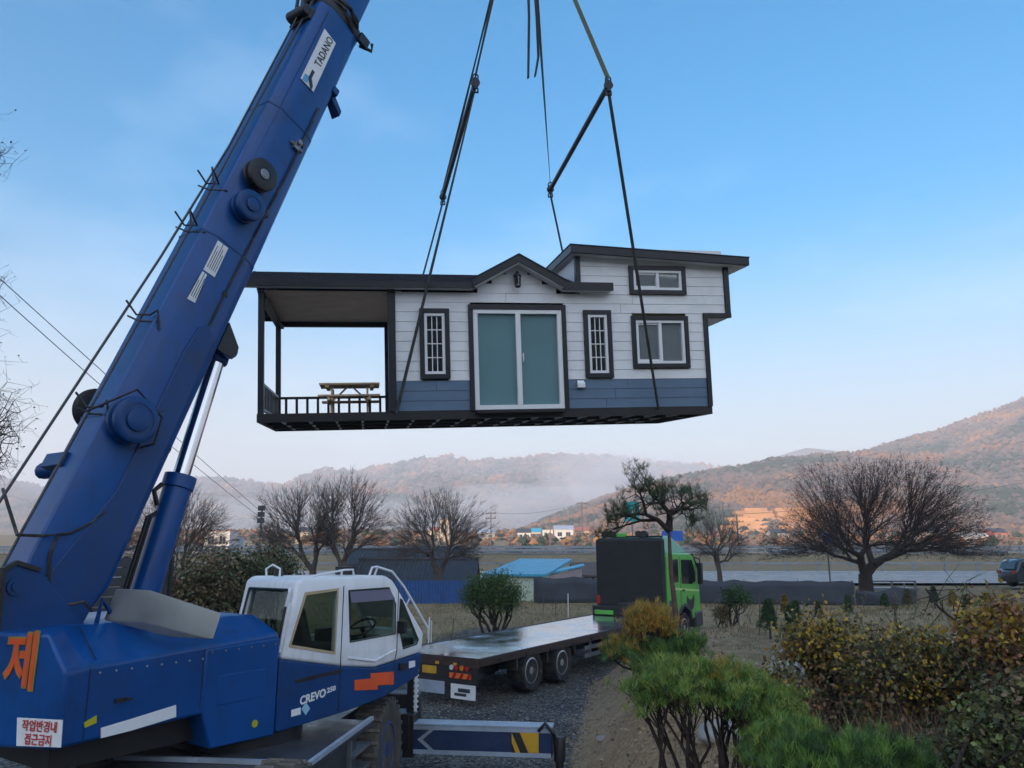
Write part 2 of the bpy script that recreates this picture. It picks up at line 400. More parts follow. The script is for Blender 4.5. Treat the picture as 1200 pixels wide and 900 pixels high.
def build_ground():
    k = 7.2; n = 331
    xs = 4200 * np.sinh(k * np.linspace(-1, 1, n)) / math.sinh(k)
    ys = np.concatenate([np.linspace(-700, -8, 14), np.arange(-6, 4, .8), np.arange(4, 32, .22), np.arange(32, 62, .7), np.arange(62, 130, 2.), 130 * np.exp(np.linspace(0.02, math.log(5200 / 130), 50))])
    V = []; Zn = []
    for y in ys:
        for x in xs:
            V.append((x, y, gz(x, y)))
            s = x - float(edge_x(y)); trk = 1 - float(sm(-.25, .25, s))
            side = float(sm(-7.5, -5, x - float(np.interp(y, [0, 30], [-3.5, 4])))) if y > 18 else 1.
            g = trk * side * float(1 - sm(29, 33, y))
            dr = float(sm(-.1, .1, s)) * (1 - float(sm(2.2, 4.2, s))) * float(1 - sm(24, 30, y))
            dr = max(dr, .46 * float(sm(0, 3, s)) * float(sm(14, 18, y)) * float(1 - sm(36, 40, y)), .5 * float(sm(0, 3, s)) * float(1 - sm(14, 17, y)))
            Zn.append((dr, 0, g, 1))
    nx, ny = len(xs), len(ys); i = np.arange(ny - 1)[:, None] * nx + np.arange(nx - 1)[None]
    F = np.stack([i, i + 1, i + nx + 1, i + nx], -1).reshape(-1, 4)
    o = arr_mesh('ground', V, F, ground_material(), smooth=True)
    ca = o.data.color_attributes.new('zone', 'FLOAT_COLOR', 'POINT'); ca.data.foreach_set('color', np.array(Zn, np.float32).ravel())
    return tag(o, 'brown winter field, dirt bank and gravel track', 'ground', kind='structure')
build_ground()

# gravel stones on the track, countless
rng = np.random.default_rng(5)
def stones(name, n, region, rmin, rmax, mats, label, cat):
    ico = bmesh.new(); bmesh.ops.create_icosphere(ico, subdivisions=1, radius=1); iv = np.array([v.co[:] for v in ico.verts]); fi = np.array([[v.index for v in f.verts] for f in ico.faces]); ico.free()
    VV = []; FF = []; MM = []
    for i in range(n):
        x, y = region(); r = rng.uniform(rmin, rmax) * rng.uniform(.6, 1)
        sc = r * rng.uniform(.55, 1.2, 3) * np.array([1, 1, .7]); v = iv * sc * rng.uniform(.8, 1.15, (len(iv), 1)); a = rng.uniform(0, 6.28)
        c, s = math.cos(a), math.sin(a); v = np.stack([v[:, 0] * c - v[:, 1] * s, v[:, 0] * s + v[:, 1] * c, v[:, 2]], 1)
        VV.append(v + [x, y, gz(x, y) + r * .15]); FF.append(fi + i * len(iv)); MM += [rng.integers(0, len(mats))] * len(fi)
    o = arr_mesh(name, np.concatenate(VV), np.concatenate(FF), mats, MM)
    return tag(o, label, cat, kind='stuff')
gm_ = [pmat('gravel_grey', (.13, .13, .13), .9, var=.3), pmat('gravel_dark', (.06, .06, .065), .9, var=.3), pmat('gravel_pale', (.25, .24, .225), .9, var=.2), pmat('gravel_brown', (.16, .13, .1), .9, var=.2)]
def reg_track():
    y = 10.5 + 13 * rng.random() ** 1.3; return float(edge_x(y)) - rng.random() ** 1.2 * 3.6 + .15, y
stones('gravel', 5200, reg_track, .012, .04, gm_, 'loose grey gravel on the track beside the dirt bank', 'gravel')
soilm = [pmat('soil_clod', (.32, .22, .135), .95, var=.3), pmat('soil_clod_pale', (.34, .26, .175), .95, var=.2), pmat('soil_clod_dark', (.15, .105, .068), .95, var=.2)]
def reg_bank():
    y = rng.uniform(7.5, 24); return float(edge_x(y)) + rng.uniform(-.2, 3.2), y
stones('soil_clods', 3200, reg_bank, .012, .055, soilm, 'crumbled brown soil clods on the dirt bank', 'soil')

# big pale rocks in the bank below the bushes
rockm = pmat('pale_rock', (.3, .29, .28), .9, var=.25, bump=.8, bscale=9, dirt=(.12, .1, .08))
def rock(px, Y, r, label, sink=.3):
    p = gpt(px, Y); bm = bmesh.new(); bmesh.ops.create_icosphere(bm, subdivisions=3, radius=1)
    sd = rng.uniform(0, 50)
    for v in bm.verts:
        d = v.co.copy(); v.co = d * (1 + .35 * noise.noise(d * 1.3 + Vector((sd, 0, 0))) + .1 * noise.noise(d * 3.5 + Vector((0, sd, 0)))); v.co.x *= r * 1.2; v.co.y *= r; v.co.z *= r * .7
    me = bpy.data.meshes.new('rock'); bm.to_mesh(me); bm.free(); me.materials.append(rockm); me.polygons.foreach_set('use_smooth', [True] * len(me.polygons))
    o = bpy.data.objects.new('rock', me); COL.objects.link(o); o.location = p + [0, 0, r * (.5 - sink)]
    return tag(o, label, 'rock')
rock(822, 7.0, .22, 'pale grey rock at the foot of the green pine bush near the bottom edge')
rock(766, 9.6, .13, 'small pale rock half buried in the dirt bank left of the pine bush')
rock(842, 9.2, .2, 'pale rock lying among the dark stems behind the green pine bush')
rock(707, 13.5, .09, 'little grey stone on the dirt slope next to the gravel track')

# ---------------------------------------------------------------- road, verge, barrier, highway
asph = pmat('asphalt', (.055, .058, .064), .32, var=.25, scale=.6, bump=.05, bscale=90, rvar=.1)
def sheet(name, xs, ys, zf, m, label, cat):
    V = [(x, y, zf(x, y)) for y in ys for x in xs]; nx, ny = len(xs), len(ys)
    i = np.arange(ny - 1)[:, None] * nx + np.arange(nx - 1)[None]
    return tag(arr_mesh(name, V, np.stack([i, i + 1, i + nx + 1, i + nx], -1).reshape(-1, 4), m, smooth=True), label, cat, kind='structure')
xr = np.linspace(-160, 300, 60)
sheet('road', xr, np.linspace(50, 74, 8), lambda x, y: 1.12, asph, 'wide grey asphalt road beyond the field', 'road')
linew = pmat('road_line_white', (.7, .7, .7), .6, var=.1)
b = MB()
for Y in (51.0, 73.2): b.bb((-160, Y, 1.121), (300, Y + .16, 1.126))
for k in range(46): b.bb((-160 + k * 10, 62, 1.121), (-155 + k * 10, 62.15, 1.126))
tag(b.build('road_markings', linew), 'white lines painted on the asphalt road', 'road markings', kind='structure')
hw = pmat('highway_concrete', (.24, .27, .31), .7, var=.15, scale=.4)
sheet('highway', np.linspace(-250, 400, 60), np.linspace(108.5, 119, 4), lambda x, y: 2.42, asph, 'raised highway on an embankment beyond the road', 'road')
def guardrail(name, Y, z0, x0, x1, step, label, hpost, zbeams, m):
    t = thing(name, label, 'guard rail', (0, Y, z0))
    r = MB()
    for zb, hh in zbeams: r.bb((x0, Y - .04, z0 + zb), (x1, Y + .04, z0 + zb + hh))
    r.build('rail', m, t)
    p = MB(); x = x0
    while x < x1: p.bb((x - .06, Y + .05, z0 - .05), (x + .06, Y + .17, z0 + hpost)); x += step
    o = p.build('rail_posts', m, t); o['kind'] = 'stuff'
    return t
railm = pmat('guard_rail_metal', (.24, .28, .33), .5, .3, var=.15, scale=.5)
guardrail('guard_rail', 108.2, 2.42, -250, 400, 4, 'long pale double guard rail along the raised highway', 1.0, [(.25, .35), (.72, .3)], railm)
guardrail('guard_rail', 74.6, 1.12, -160, 300, 3, 'thin grey guard rail along the far side of the asphalt road', .85, [(.62, .14)], railm)

# ---------------------------------------------------------------- hills
def hillmat(name, c1, c2, c3, s):
    m = bpy.data.materials.new(name); m.use_nodes = True; nt = m.node_tree; N = nt.nodes; L = nt.links; b = N['Principled BSDF']; b.inputs['Roughness'].default_value = 1; b.inputs['Specular IOR Level'].default_value = 0
    tc = N.new('ShaderNodeTexCoord'); n = N.new('ShaderNodeTexNoise'); n.inputs['Scale'].default_value = s; n.inputs['Detail'].default_value = 9; n.inputs['Roughness'].default_value = .65; L.new(tc.outputs['Object'], n.inputs['Vector'])
    r = N.new('ShaderNodeValToRGB'); e = r.color_ramp.elements; e[0].position = .35; e[0].color = (*c1, 1); e[1].position = .68; e[1].color = (*c3, 1); q = e.new(.5); q.color = (*c2, 1)
    L.new(n.outputs['Fac'], r.inputs[0]); L.new(r.outputs[0], b.inputs['Base Color']); return m
def hill(name, ridge, Dr, Db, zb, m, label, ncol=150, nrow=26, amp=.06, back=1.35, seed=0, wood=None, shape=.85):
    px = np.array([p[0] for p in ridge], float); py = np.array([p[1] for p in ridge], float)
    P = np.linspace(px[0], px[-1], ncol); V = []; hmax = 0
    for i, x in enumerate(P):
        y = np.interp(x, px, py); y += 1.2 * noise.noise(Vector((x * .03, seed, 0))) + .7 * noise.noise(Vector((x * .11, seed, 0)))
        r = ray(x, y); rp = np.array([0, 0, ZC]) + r * (Dr / r[1]); h = rp[2] - zb; hmax = max(hmax, h)
        for j in range(nrow):
            s = j / (nrow - 1) * 1.35
            if s <= 1:
                D = Db + (Dr - Db) * s; X = rp[0] * D / Dr; prof = s ** shape * (1 - .12 * math.sin(math.pi * s))
                nn = noise.ridged_multi_fractal(Vector((X / (h * 2.2 + 60) + seed, D / (h * 2.2 + 60), .3)), 1, 2, 4, 1, 2) - 1
                z = zb + h * max(prof + amp * 3 * nn * math.sin(math.pi * min(s, 1)) * .5, 0) 
            else:
                q = (s - 1) / .35; D = Dr * (1 + (back - 1) * q); X = rp[0] * D / Dr; z = zb + h * (1 - q)
            V.append((X, D, z))
    V = np.array(V); i = np.arange(ncol - 1)[:, None] * nrow + np.arange(nrow - 1)[None]
    F = np.stack([i, i + nrow, i + nrow + 1, i + 1], -1).reshape(-1, 4)
    o = tag(arr_mesh(name, V, F, m, smooth=True), label, 'hill', kind='structure')
    if wood:
        n, size, mats, wts, wl = wood; G = V.reshape(ncol, nrow, 3); jr = int((nrow - 1) / 1.35)
        a = rng.uniform(0, ncol - 1.01, n); bb_ = rng.uniform(0, jr + .6, n); ia = a.astype(int); ib = bb_.astype(int); fa = (a - ia)[:, None]; fb = (bb_ - ib)[:, None]
        Q = G[ia, ib] * (1 - fa) * (1 - fb) + G[ia + 1, ib] * fa * (1 - fb) + G[ia, ib + 1] * (1 - fa) * fb + G[ia + 1, ib + 1] * fa * fb
        oc = np.array([(1, 0, .2), (0, 1, .2), (-1, 0, .2), (0, -1, .2), (.1, .1, .85), (0, 0, -.6)], float); of = np.array([(0, 1, 4), (1, 2, 4), (2, 3, 4), (3, 0, 4), (1, 0, 5), (2, 1, 5), (3, 2, 5), (0, 3, 5)])
        sz = size * rng.uniform(.5, 1.25, (n, 1, 1)); VV = (Q[:, None, :] + [0, 0, 0]) + oc[None] * sz * rng.uniform(.6, 1.3, (n, 6, 1)); 
        VV[:, :, 2] += sz[:, :, 0] * .25
        FF = (np.arange(n)[:, None, None] * 6 + of[None]).reshape(-1, 3)
        patch = np.array([noise.noise(Vector((q[0] / 90, q[1] / 90, seed))) for q in Q])
        cum = np.cumsum(wts) / np.sum(wts); mi = np.searchsorted(cum, np.clip(.5 + patch * 1.1 + rng.normal(size=n) * .14, 0, .999))
        tag(arr_mesh('woodland', VV.reshape(-1, 3), FF, mats, np.repeat(mi, 8)), wl, 'woodland', kind='stuff')
    return o
wb = pmat('wood_bare', (.17, .115, .085), 1, var=.25, scale=.02, spec=0); wp = pmat('wood_pine', (.035, .055, .03), 1, var=.3, scale=.02, spec=0); wo = pmat('wood_russet', (.26, .13, .055), 1, var=.25, scale=.02, spec=0); wg = pmat('wood_greybrown', (.12, .095, .08), 1, var=.2, scale=.02, spec=0)
hA = hillmat('hill_far_wood', (.05, .05, .045), (.12, .09, .07), (.2, .13, .09), .006)
hB = hillmat('hill_near_wood', (.06, .05, .035), (.16, .11, .075), (.3, .19, .1), .011)
hC = hillmat('hill_right_wood', (.05, .05, .03), (.15, .1, .065), (.26, .16, .09), .01)
hill('hill', [(820, 560), (870, 546), (905, 531), (945, 519), (985, 524), (1040, 533), (1110, 545)], 3600, 2700, 15, hA, 'far blue pointed hill in the gap between two nearer hills', 50, 18, seed=3)
hill('hill', [(-260, 585), (-100, 566), (0, 560), (60, 574), (150, 580), (200, 570), (240, 560), (290, 565), (332, 570), (358, 556), (380, 550), (420, 552), (470, 543), (520, 535), (560, 540), (600, 538), (660, 533), (720, 536), (780, 543), (840, 548), (900, 553), (980, 560)], 2300, 1150, 12, hA, 'long hazy wooded ridge across the left and middle of the valley', 190, 28, amp=.09, seed=11,
     wood=(16000, 10, [wp, wg, wb, wo], [.25, .3, .35, .1], 'hazy bare and evergreen woods covering the long far ridge'))
hill('hill', [(560, 640), (600, 627), (640, 608), (680, 592), (730, 574), (780, 561), (830, 551), (880, 544), (905, 536), (960, 532), (1010, 528), (1080, 530), (1200, 545), (1400, 560)], 1000, 520, 10, hB, 'brown wooded hill with orange terraces behind the flatbed truck', 130, 26, amp=.07, seed=5,
     wood=(16000, 3.6, [wp, wg, wb, wo], [.2, .32, .32, .16], 'bare russet woods on the brown hill behind the truck'))
hill('hill', [(905, 600), (940, 566), (980, 540), (1050, 517), (1090, 508), (1130, 492), (1165, 481), (1200, 467), (1260, 448), (1340, 440), (1480, 460), (1650, 520)], 1250, 640, 10, hC, 'tall brown and green wooded hill at the right edge', 130, 28, amp=.08, seed=8,
     wood=(16000, 4.6, [wp, wg, wb, wo], [.36, .3, .26, .08], 'mixed pine and bare woods on the tall right hill'))
# the ridge behind the photographer that keeps the early sun off the yard
hs = hillmat('hill_behind', (.04, .05, .03), (.1, .08, .055), (.15, .11, .07), .02)
bmv = []
nx_, ny_ = 60, 16
for i in range(nx_):
    for j in range(ny_):
        x = -1500 + 3000 * i / (nx_ - 1); y = -230 - 420 * j / (ny_ - 1); s = math.sin(math.pi * j / (ny_ - 1))
        bmv.append((x, y, 1 + (RIDGE_H + 9 * noise.noise(Vector((x / 160, 0, 2)))) * s ** 1.2 if True else 0))
i = np.arange(nx_ - 1)[:, None] * ny_ + np.arange(ny_ - 1)[None]
tag(arr_mesh('hill', bmv, np.stack([i, i + ny_, i + ny_ + 1, i + 1], -1).reshape(-1, 4), hs, smooth=True), 'low wooded ridge behind the viewpoint that shades the yard', 'hill', kind='structure')
# terraces cut in the brown hill, orange sunlight put into their soil colour
terr = pmat('sunlit_terrace_soil', (.42, .22, .1), 1, var=.3, scale=.05, spec=0)
tb = MB(); rt_ = random.Random(4)
def hz_(Y): return 10 + 120 * max((Y - 520) / 480, 0) ** .85
for k in range(7):
    Y = 521 + 9 * k
    for a0, a1 in ((845 + k * 4, 905), (908, 968 - k * 3)):
        x0 = at(a0 + rt_.uniform(-6, 6), 600, Y)[0]; x1 = at(a1 + rt_.uniform(-6, 6), 600, Y)[0]; tb.prism([(x0, Y, hz_(Y) - 3), (x1, Y, hz_(Y) - 3), (x1, Y + 2.2, hz_(Y + 9) - .4), (x0, Y + 2.2, hz_(Y + 9) - .4)], (0, 9, 0))
tag(tb.build('terraces', terr), 'soil terraces coloured sunlight orange, cut into the foot of the brown hill', 'terraces', kind='structure')


# ---------------------------------------------------------------- air, light, sky, camera
hz = MB(); hz.bb((-4300, -720, -2), (4300, 5150, HAZE_TOP))
hzm = bpy.data.materials.new('haze_air'); hzm.use_nodes = True; nt = hzm.node_tree; nt.nodes.remove(nt.nodes['Principled BSDF'])
pv = nt.nodes.new('ShaderNodeVolumePrincipled'); pv.inputs['Color'].default_value = (.8, .87, 1, 1); pv.inputs['Density'].default_value = HAZE; pv.inputs['Anisotropy'].default_value = .0
nt.links.new(pv.outputs[0], nt.nodes['Material Output'].inputs['Volume'])
o = hz.build('haze', hzm, smooth=False); tag(o, 'thin morning haze filling the valley air', 'haze', kind='stuff')

# low bank of bright mist lying between the far ridge and the brown hill
def mist(px, py, Y, rx, ry, rz, den, label):
    bm = bmesh.new(); bmesh.ops.create_icosphere(bm, subdivisions=4, radius=1); c = at(px, py, Y)
    for v in bm.verts:
        d = v.co.copy(); k = 1 + .25 * noise.noise(d * 1.6 + Vector((px, 0, 0))) + .12 * noise.noise(d * 4 + Vector((0, px, 0))); v.co = Vector((d.x * rx * k, d.y * ry * k, d.z * rz * k))
    me = bpy.data.meshes.new('mist_bank'); bm.to_mesh(me); bm.free(); m = bpy.data.materials.new('mist_air'); m.use_nodes = True; nt = m.node_tree; nt.nodes.remove(nt.nodes['Principled BSDF'])
    v = nt.nodes.new('ShaderNodeVolumePrincipled'); v.inputs['Color'].default_value = (.9, .94, 1, 1); v.inputs['Density'].default_value = den; nt.links.new(v.outputs[0], nt.nodes['Material Output'].inputs['Volume']); me.materials.append(m)
    o = bpy.data.objects.new('mist_bank', me); COL.objects.link(o); o.location = c; tag(o, label, 'mist', kind='stuff')
mist(700, 556, 1180, 90, 100, 42, .0035, 'ragged wisp of mist rising above the valley fog')
mist(640, 604, 1080, 190, 150, 44, .0036, 'bright low mist lying in the middle of the valley')
mist(760, 575, 1250, 130, 110, 60, .004, 'thin mist drifting behind the brown hill')
mist(330, 605, 1000, 260, 120, 26, .003, 'low mist strip at the foot of the far ridge')
w = bpy.data.worlds.new('World'); SC.world = w; w.use_nodes = True; nt = w.node_tree; N = nt.nodes; L = nt.links
sky = N.new('ShaderNodeTexSky'); sky.sky_type = 'NISHITA'; sky.sun_disc = False; sky.sun_elevation = R(SUN_EL); sky.sun_rotation = R(SUN_AZ); sky.altitude = 100; sky.air_density = AIR; sky.dust_density = DUST; sky.ozone_density = OZONE
bg = N['Background']; bg.inputs['Strength'].default_value = SKY_ST
# faint high cirrus, part of the sky itself
tc = N.new('ShaderNodeTexCoord'); mp = N.new('ShaderNodeMapping'); mp.inputs['Scale'].default_value = (2.2, 2.2, 5.); mp.inputs['Rotation'].default_value = (.3, .5, .2); L.new(tc.outputs['Generated'], mp.inputs[0])
nz = N.new('ShaderNodeTexNoise'); nz.inputs['Scale'].default_value = 1.3; nz.inputs['Detail'].default_value = 7; nz.inputs['Roughness'].default_value = .55; L.new(mp.outputs[0], nz.inputs['Vector'])
rp = N.new('ShaderNodeMapRange'); rp.inputs[1].default_value = .52; rp.inputs[2].default_value = .85; rp.inputs[3].default_value = 0; rp.inputs[4].default_value = .13; L.new(nz.outputs['Fac'], rp.inputs[0])
# added bank of bright cloud, unseen behind the viewpoint, fills the foreground with light
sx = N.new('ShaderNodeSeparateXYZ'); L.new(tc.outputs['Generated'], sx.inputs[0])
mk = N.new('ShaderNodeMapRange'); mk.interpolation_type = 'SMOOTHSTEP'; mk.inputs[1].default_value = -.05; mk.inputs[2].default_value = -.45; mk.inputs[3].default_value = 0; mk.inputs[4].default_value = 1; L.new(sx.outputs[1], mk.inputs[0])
n2_ = N.new('ShaderNodeMapRange'); n2_.inputs[1].default_value = .38; n2_.inputs[2].default_value = .58; n2_.inputs[3].default_value = .1; n2_.inputs[4].default_value = FILL_BANK; L.new(nz.outputs['Fac'], n2_.inputs[0])
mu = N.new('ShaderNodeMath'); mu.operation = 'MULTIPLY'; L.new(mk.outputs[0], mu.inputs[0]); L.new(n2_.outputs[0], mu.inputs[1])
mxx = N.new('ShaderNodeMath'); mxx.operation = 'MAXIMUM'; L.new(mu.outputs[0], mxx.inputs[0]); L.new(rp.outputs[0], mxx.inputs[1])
mx = N.new('ShaderNodeMixRGB'); mx.inputs[2].default_value = (*CLOUD_FILL, 1); L.new(mxx.outputs[0], mx.inputs[0]); gm2 = N.new('ShaderNodeGamma'); gm2.inputs[1].default_value = SKY_GAM; L.new(sky.outputs[0], gm2.inputs[0])
hs_ = N.new('ShaderNodeHueSaturation'); hs_.inputs['Saturation'].default_value = SKY_SAT; L.new(gm2.outputs[0], hs_.inputs['Color'])
# pale peach belt low above the horizon opposite the sun
gl = N.new('ShaderNodeMapRange'); gl.interpolation_type = 'SMOOTHSTEP'; gl.inputs[1].default_value = .42; gl.inputs[2].default_value = .03; gl.inputs[3].default_value = 0; gl.inputs[4].default_value = GLOW; L.new(sx.outputs[2], gl.inputs[0])
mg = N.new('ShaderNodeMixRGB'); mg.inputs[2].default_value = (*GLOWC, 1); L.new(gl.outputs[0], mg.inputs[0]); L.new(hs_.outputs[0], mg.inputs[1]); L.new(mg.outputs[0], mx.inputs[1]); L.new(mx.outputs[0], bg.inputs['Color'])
sun = bpy.data.lights.new('sun', 'SUN'); sun.energy = SUN_ST; sun.angle = R(.5); sun.color = SUN_COL
so = bpy.data.objects.new('sun', sun); COL.objects.link(so)
sd = Vector((math.sin(R(SUN_AZ)) * math.cos(R(SUN_EL)), math.cos(R(SUN_AZ)) * math.cos(R(SUN_EL)), math.sin(R(SUN_EL))))
so.rotation_euler = sd.to_track_quat('Z', 'Y').to_euler(); so.location = (0, -30, 40)
cam = bpy.data.cameras.new('camera'); cam.sensor_width = 36; cam.lens = 36 * FPX / 1200; cam.clip_end = 9000; cam.clip_start = .05
co = bpy.data.objects.new('camera', cam); COL.objects.link(co); co.location = (0, 0, ZC); co.rotation_euler = (math.pi / 2 + PITCH, 0, 0); SC.camera = co
SC.view_settings.view_transform = 'Standard'; SC.view_settings.look = 'None'; SC.view_settings.gamma = 1; SC.view_settings.exposure = EXPO
SC.cycles.volume_bounces = 1; SC.cycles.transparent_max_bounces = 16; SC.cycles.max_bounces = 8
try: SC.cycles.volume_max_steps = 64
except Exception: pass
# ================================================================ TINY HOUSE hanging from the slings
HM = np.array([[0.98235, -0.18430, -0.03196], [0.18057, 0.97897, -0.09497], [0.04879, 0.08752, 0.99497]])
HP = np.array([-0.80889, 13.40022, 7.70272])
def HX(p): return HP + HM @ np.asarray(p, float)
HD = 2.74
wht = pmat('white_siding', (.74, .76, .79), .5, var=.05, dirt=(.5, .52, .54), damt=.4, dscale=2, bump=.12, bscale=70)
bls = pmat('slate_blue_siding', (.095, .16, .25), .55, var=.1, bump=.12, bscale=70)
trim = pmat('black_trim', (.009, .011, .018), .42, var=.2)
shing = pmat('dark_shingle', (.02, .026, .04), .85, var=.4, scale=14, bump=.8, bscale=25)
whf = pmat('white_window_frame', (.75, .77, .8), .35, var=.03)
frost = pmat('frosted_door_glass', (.13, .24, .27), .16, var=.12, scale=.6, coat=.3)
wing = glassmat('window_glass', (.45, .5, .53), .12); wingh = glassmat('hazy_window_glass', (.5, .55, .58), .12, .03, (.42, .46, .48))
soff = pmat('porch_ceiling_board', (.62, .5, .42), .6, var=.12)
soffw = pmat('soffit_white', (.6, .62, .64), .5, var=.05)
inner = pmat('interior_board', (.3, .25, .2), .7, var=.1)
jois = pmat('skylit_galvanised_joist', (.7, .72, .75), .4, .2, var=.2)  # pale base colour stands for sky reflected along the joists
woodt = pmat('pine_table_wood', (.6, .45, .28), .6, var=.2, scale=6, dirt=(.2, .13, .07))
house = thing('tiny_house', 'white and slate blue tiny house with black trim hanging from crane slings', 'house', HX((.5, HD / 2, -2.07)))

OPEN = [(-.885, -.345, -1.357, -.078), (.01, 1.825, -1.99, .0), (2.165, 2.708, -1.364, -.086), (3.1, 4.24, -1.19, -.188), (3.1, 4.245, .228, .784)]
def roofz(x): return 1.0 - .05 * (x - 2.0)
def planks(mb, rows, blue_):
    z0, h = -1.925, .179
    for r in rows:
        za = z0 + r * h; zb = za + h; zm = (za + zb) / 2
        spans = []
        if zb <= .27: spans = [(-1.305, 4.57 if zm < -.2 else 5.03)]
        else:
            half = max(0, (.80 - zb)) / .55 * .83
            if zm < .8: spans.append((.93 - half - .14, .93 + half + .14))
            if za < 1.0: spans.append((2.13, 5.03))
        for (a, b_) in spans:
            cuts = sorted([(max(a, o[0] + .03), min(b_, o[1] - .03), o) for o in OPEN if o[2] < zm < o[3] and o[1] > a and o[0] < b_])
            x = a; segs = []
            for c in cuts: segs.append((x, c[0])); x = c[1]
            segs.append((x, b_))
            sp_ = []
            for (s, e) in segs:
                x = s + .5 + 1.9 * random.Random(r * 7 + len(sp_)).random()
                while x < e - .4: sp_.append((s, x - .003)); s = x + .003; x += 2.44
                sp_.append((s, e))
            for (s, e) in sp_:
                if e - s < .02: continue
                if blue_ and not (blue_[0] < (s + e) / 2 < blue_[1]): continue
                z2 = zb
                mb.loft([[(s, -.013, za + .002), (s, .03, za + .002), (s, .03, z2), (s, -.004, z2)], [(e, -.013, za + .002), (e, .03, za + .002), (e, .03, z2), (e, -.004, z2)]])
            # shadow-gap strip behind each joint
mbw = MB(HX); planks(mbw, range(3, 17), False)
# sides of siding: porch end wall, loft left wall, right wall, bump-out wall, back wall
mbw.bb((-1.305, .03, -1.925), (-1.2, HD, .25)); mbw.bb((2.07, .03, .25), (2.17, HD, 1.02))
mbw.bb((4.5, .03, -1.925), (4.6, HD, -.2)); mbw.bb((5.0, .03, -.2), (5.1, HD, .84))
mbw.bb((-1.2, HD - .1, -1.925), (4.5, HD, .25)); mbw.bb((2.17, HD - .1, .25), (5.0, HD, .9)); mbw.bb((4.5, HD - .1, -.195), (5.0, HD, .25))
mbw.build('wall', wht, house)
for xa, xb in ((-2, .5), (1.5, 6)):
    mbb = MB(HX); planks(mbb, range(0, 3), (xa, xb)); mbb.build('lower_siding', bls, house)
b = MB(HX); b.bb((4.6, .03, -.215), (5.1, HD, -.2)); b.build('loft_underside', soffw, house)
b = MB(HX); b.bb((-1.2, .03, -1.93), (4.5, HD - .1, -1.9)); b.bb((-1.2, .03, .2), (2.07, HD - .1, .24)); b.bb((2.2, 1.2, -1.9), (2.28, HD - .1, .2)); b.build('interior', inner, house)
# black corner boards
for p, q in (((-1.44, -.05, -1.93), (-1.31, .09, .27)), ((4.56, -.045, -1.93), (4.65, .1, -.215)), ((4.56, -.046, -.214), (5.145, .02, -.125)), ((5.035, -.045, -.124), (5.14, .1, .82)), ((2.05, -.05, .40), (2.145, .06, .97))):
    b = MB(HX); b.bb(p, q); b.build('corner_trim', trim, house, bevel=.004)

def window(i, cols, rows, slide):
    x0, x1, z0, z1 = OPEN[i]; t = .085
    b = MB(HX); b.bb((x0, -.055, z1 - t), (x1, .02, z1)); b.bb((x0, -.055, z0), (x1, .02, z0 + t)); b.bb((x0, -.054, z0 + t), (x0 + t, .02, z1 - t)); b.bb((x1 - t, -.054, z0 + t), (x1, .02, z1 - t))
    w = b.build('window', trim, house, bevel=.004)
    a0, a1, c0, c1 = x0 + t, x1 - t, z0 + t, z1 - t; q = .05
    f = MB(HX); f.bb((a0, -.04, c1 - q), (a1, .06, c1)); f.bb((a0, -.04, c0), (a1, .06, c0 + q)); f.bb((a0, -.039, c0 + q), (a0 + q, .06, c1 - q)); f.bb((a1 - q, -.039, c0 + q), (a1, .06, c1 - q))
    if slide: f.bb(((a0 + a1) / 2 - .03, -.036, c0 + q), ((a0 + a1) / 2 + .03, .06, c1 - q)); f.bb((a0 + q, -.01, c0 + q), ((a0 + a1) / 2 - .03, .04, c0 + q + .035)); f.bb((a0 + q, -.01, c1 - q - .035), ((a0 + a1) / 2 - .03, .04, c1 - q))
    f.build('frame', whf, w, bevel=.003)
    if cols:
        g = MB(HX)
        for k in range(1, cols): x = a0 + q + (a1 - a0 - 2 * q) * k / cols; g.bb((x - .008, -.014, c0 + q), (x + .008, .0, c1 - q))
        for k in range(1, rows): z = c0 + q + (c1 - c0 - 2 * q) * k / rows; g.bb((a0 + q, -.016, z - .008), (a1 - q, -.002, z + .008))
        g.build('grille', whf, w)
    p = MB(HX); p.bb((a0 + q, .02, c0 + q), (a1 - q, .028, c1 - q)); p.build('pane', wingh if slide else wing, w)
    return w
for i, c, r, s in ((0, 3, 4, 0), (2, 3, 4, 0), (3, 0, 0, 1), (4, 0, 0, 1)): window(i, c, r, s)
glintm = bpy.data.materials.new('yellow_window_reflection'); glintm.use_nodes = True  # added glowing disc, stands for the yellow reflection in the right-hand window
e_ = glintm.node_tree.nodes['Principled BSDF']; e_.inputs['Emission Color'].default_value = (1, .9, .25, 1); e_.inputs['Emission Strength'].default_value = 1.2; e_.inputs['Base Color'].default_value = (.8, .75, .3, 1)
b = MB(HX); b.lathe((3.93, 1.1, .16), (0, 0, 1), [(.0, 0), (.1, 0), (.12, .02), (.12, .04), (0, .04)], 16); b.build('reflection_disc', glintm, house)
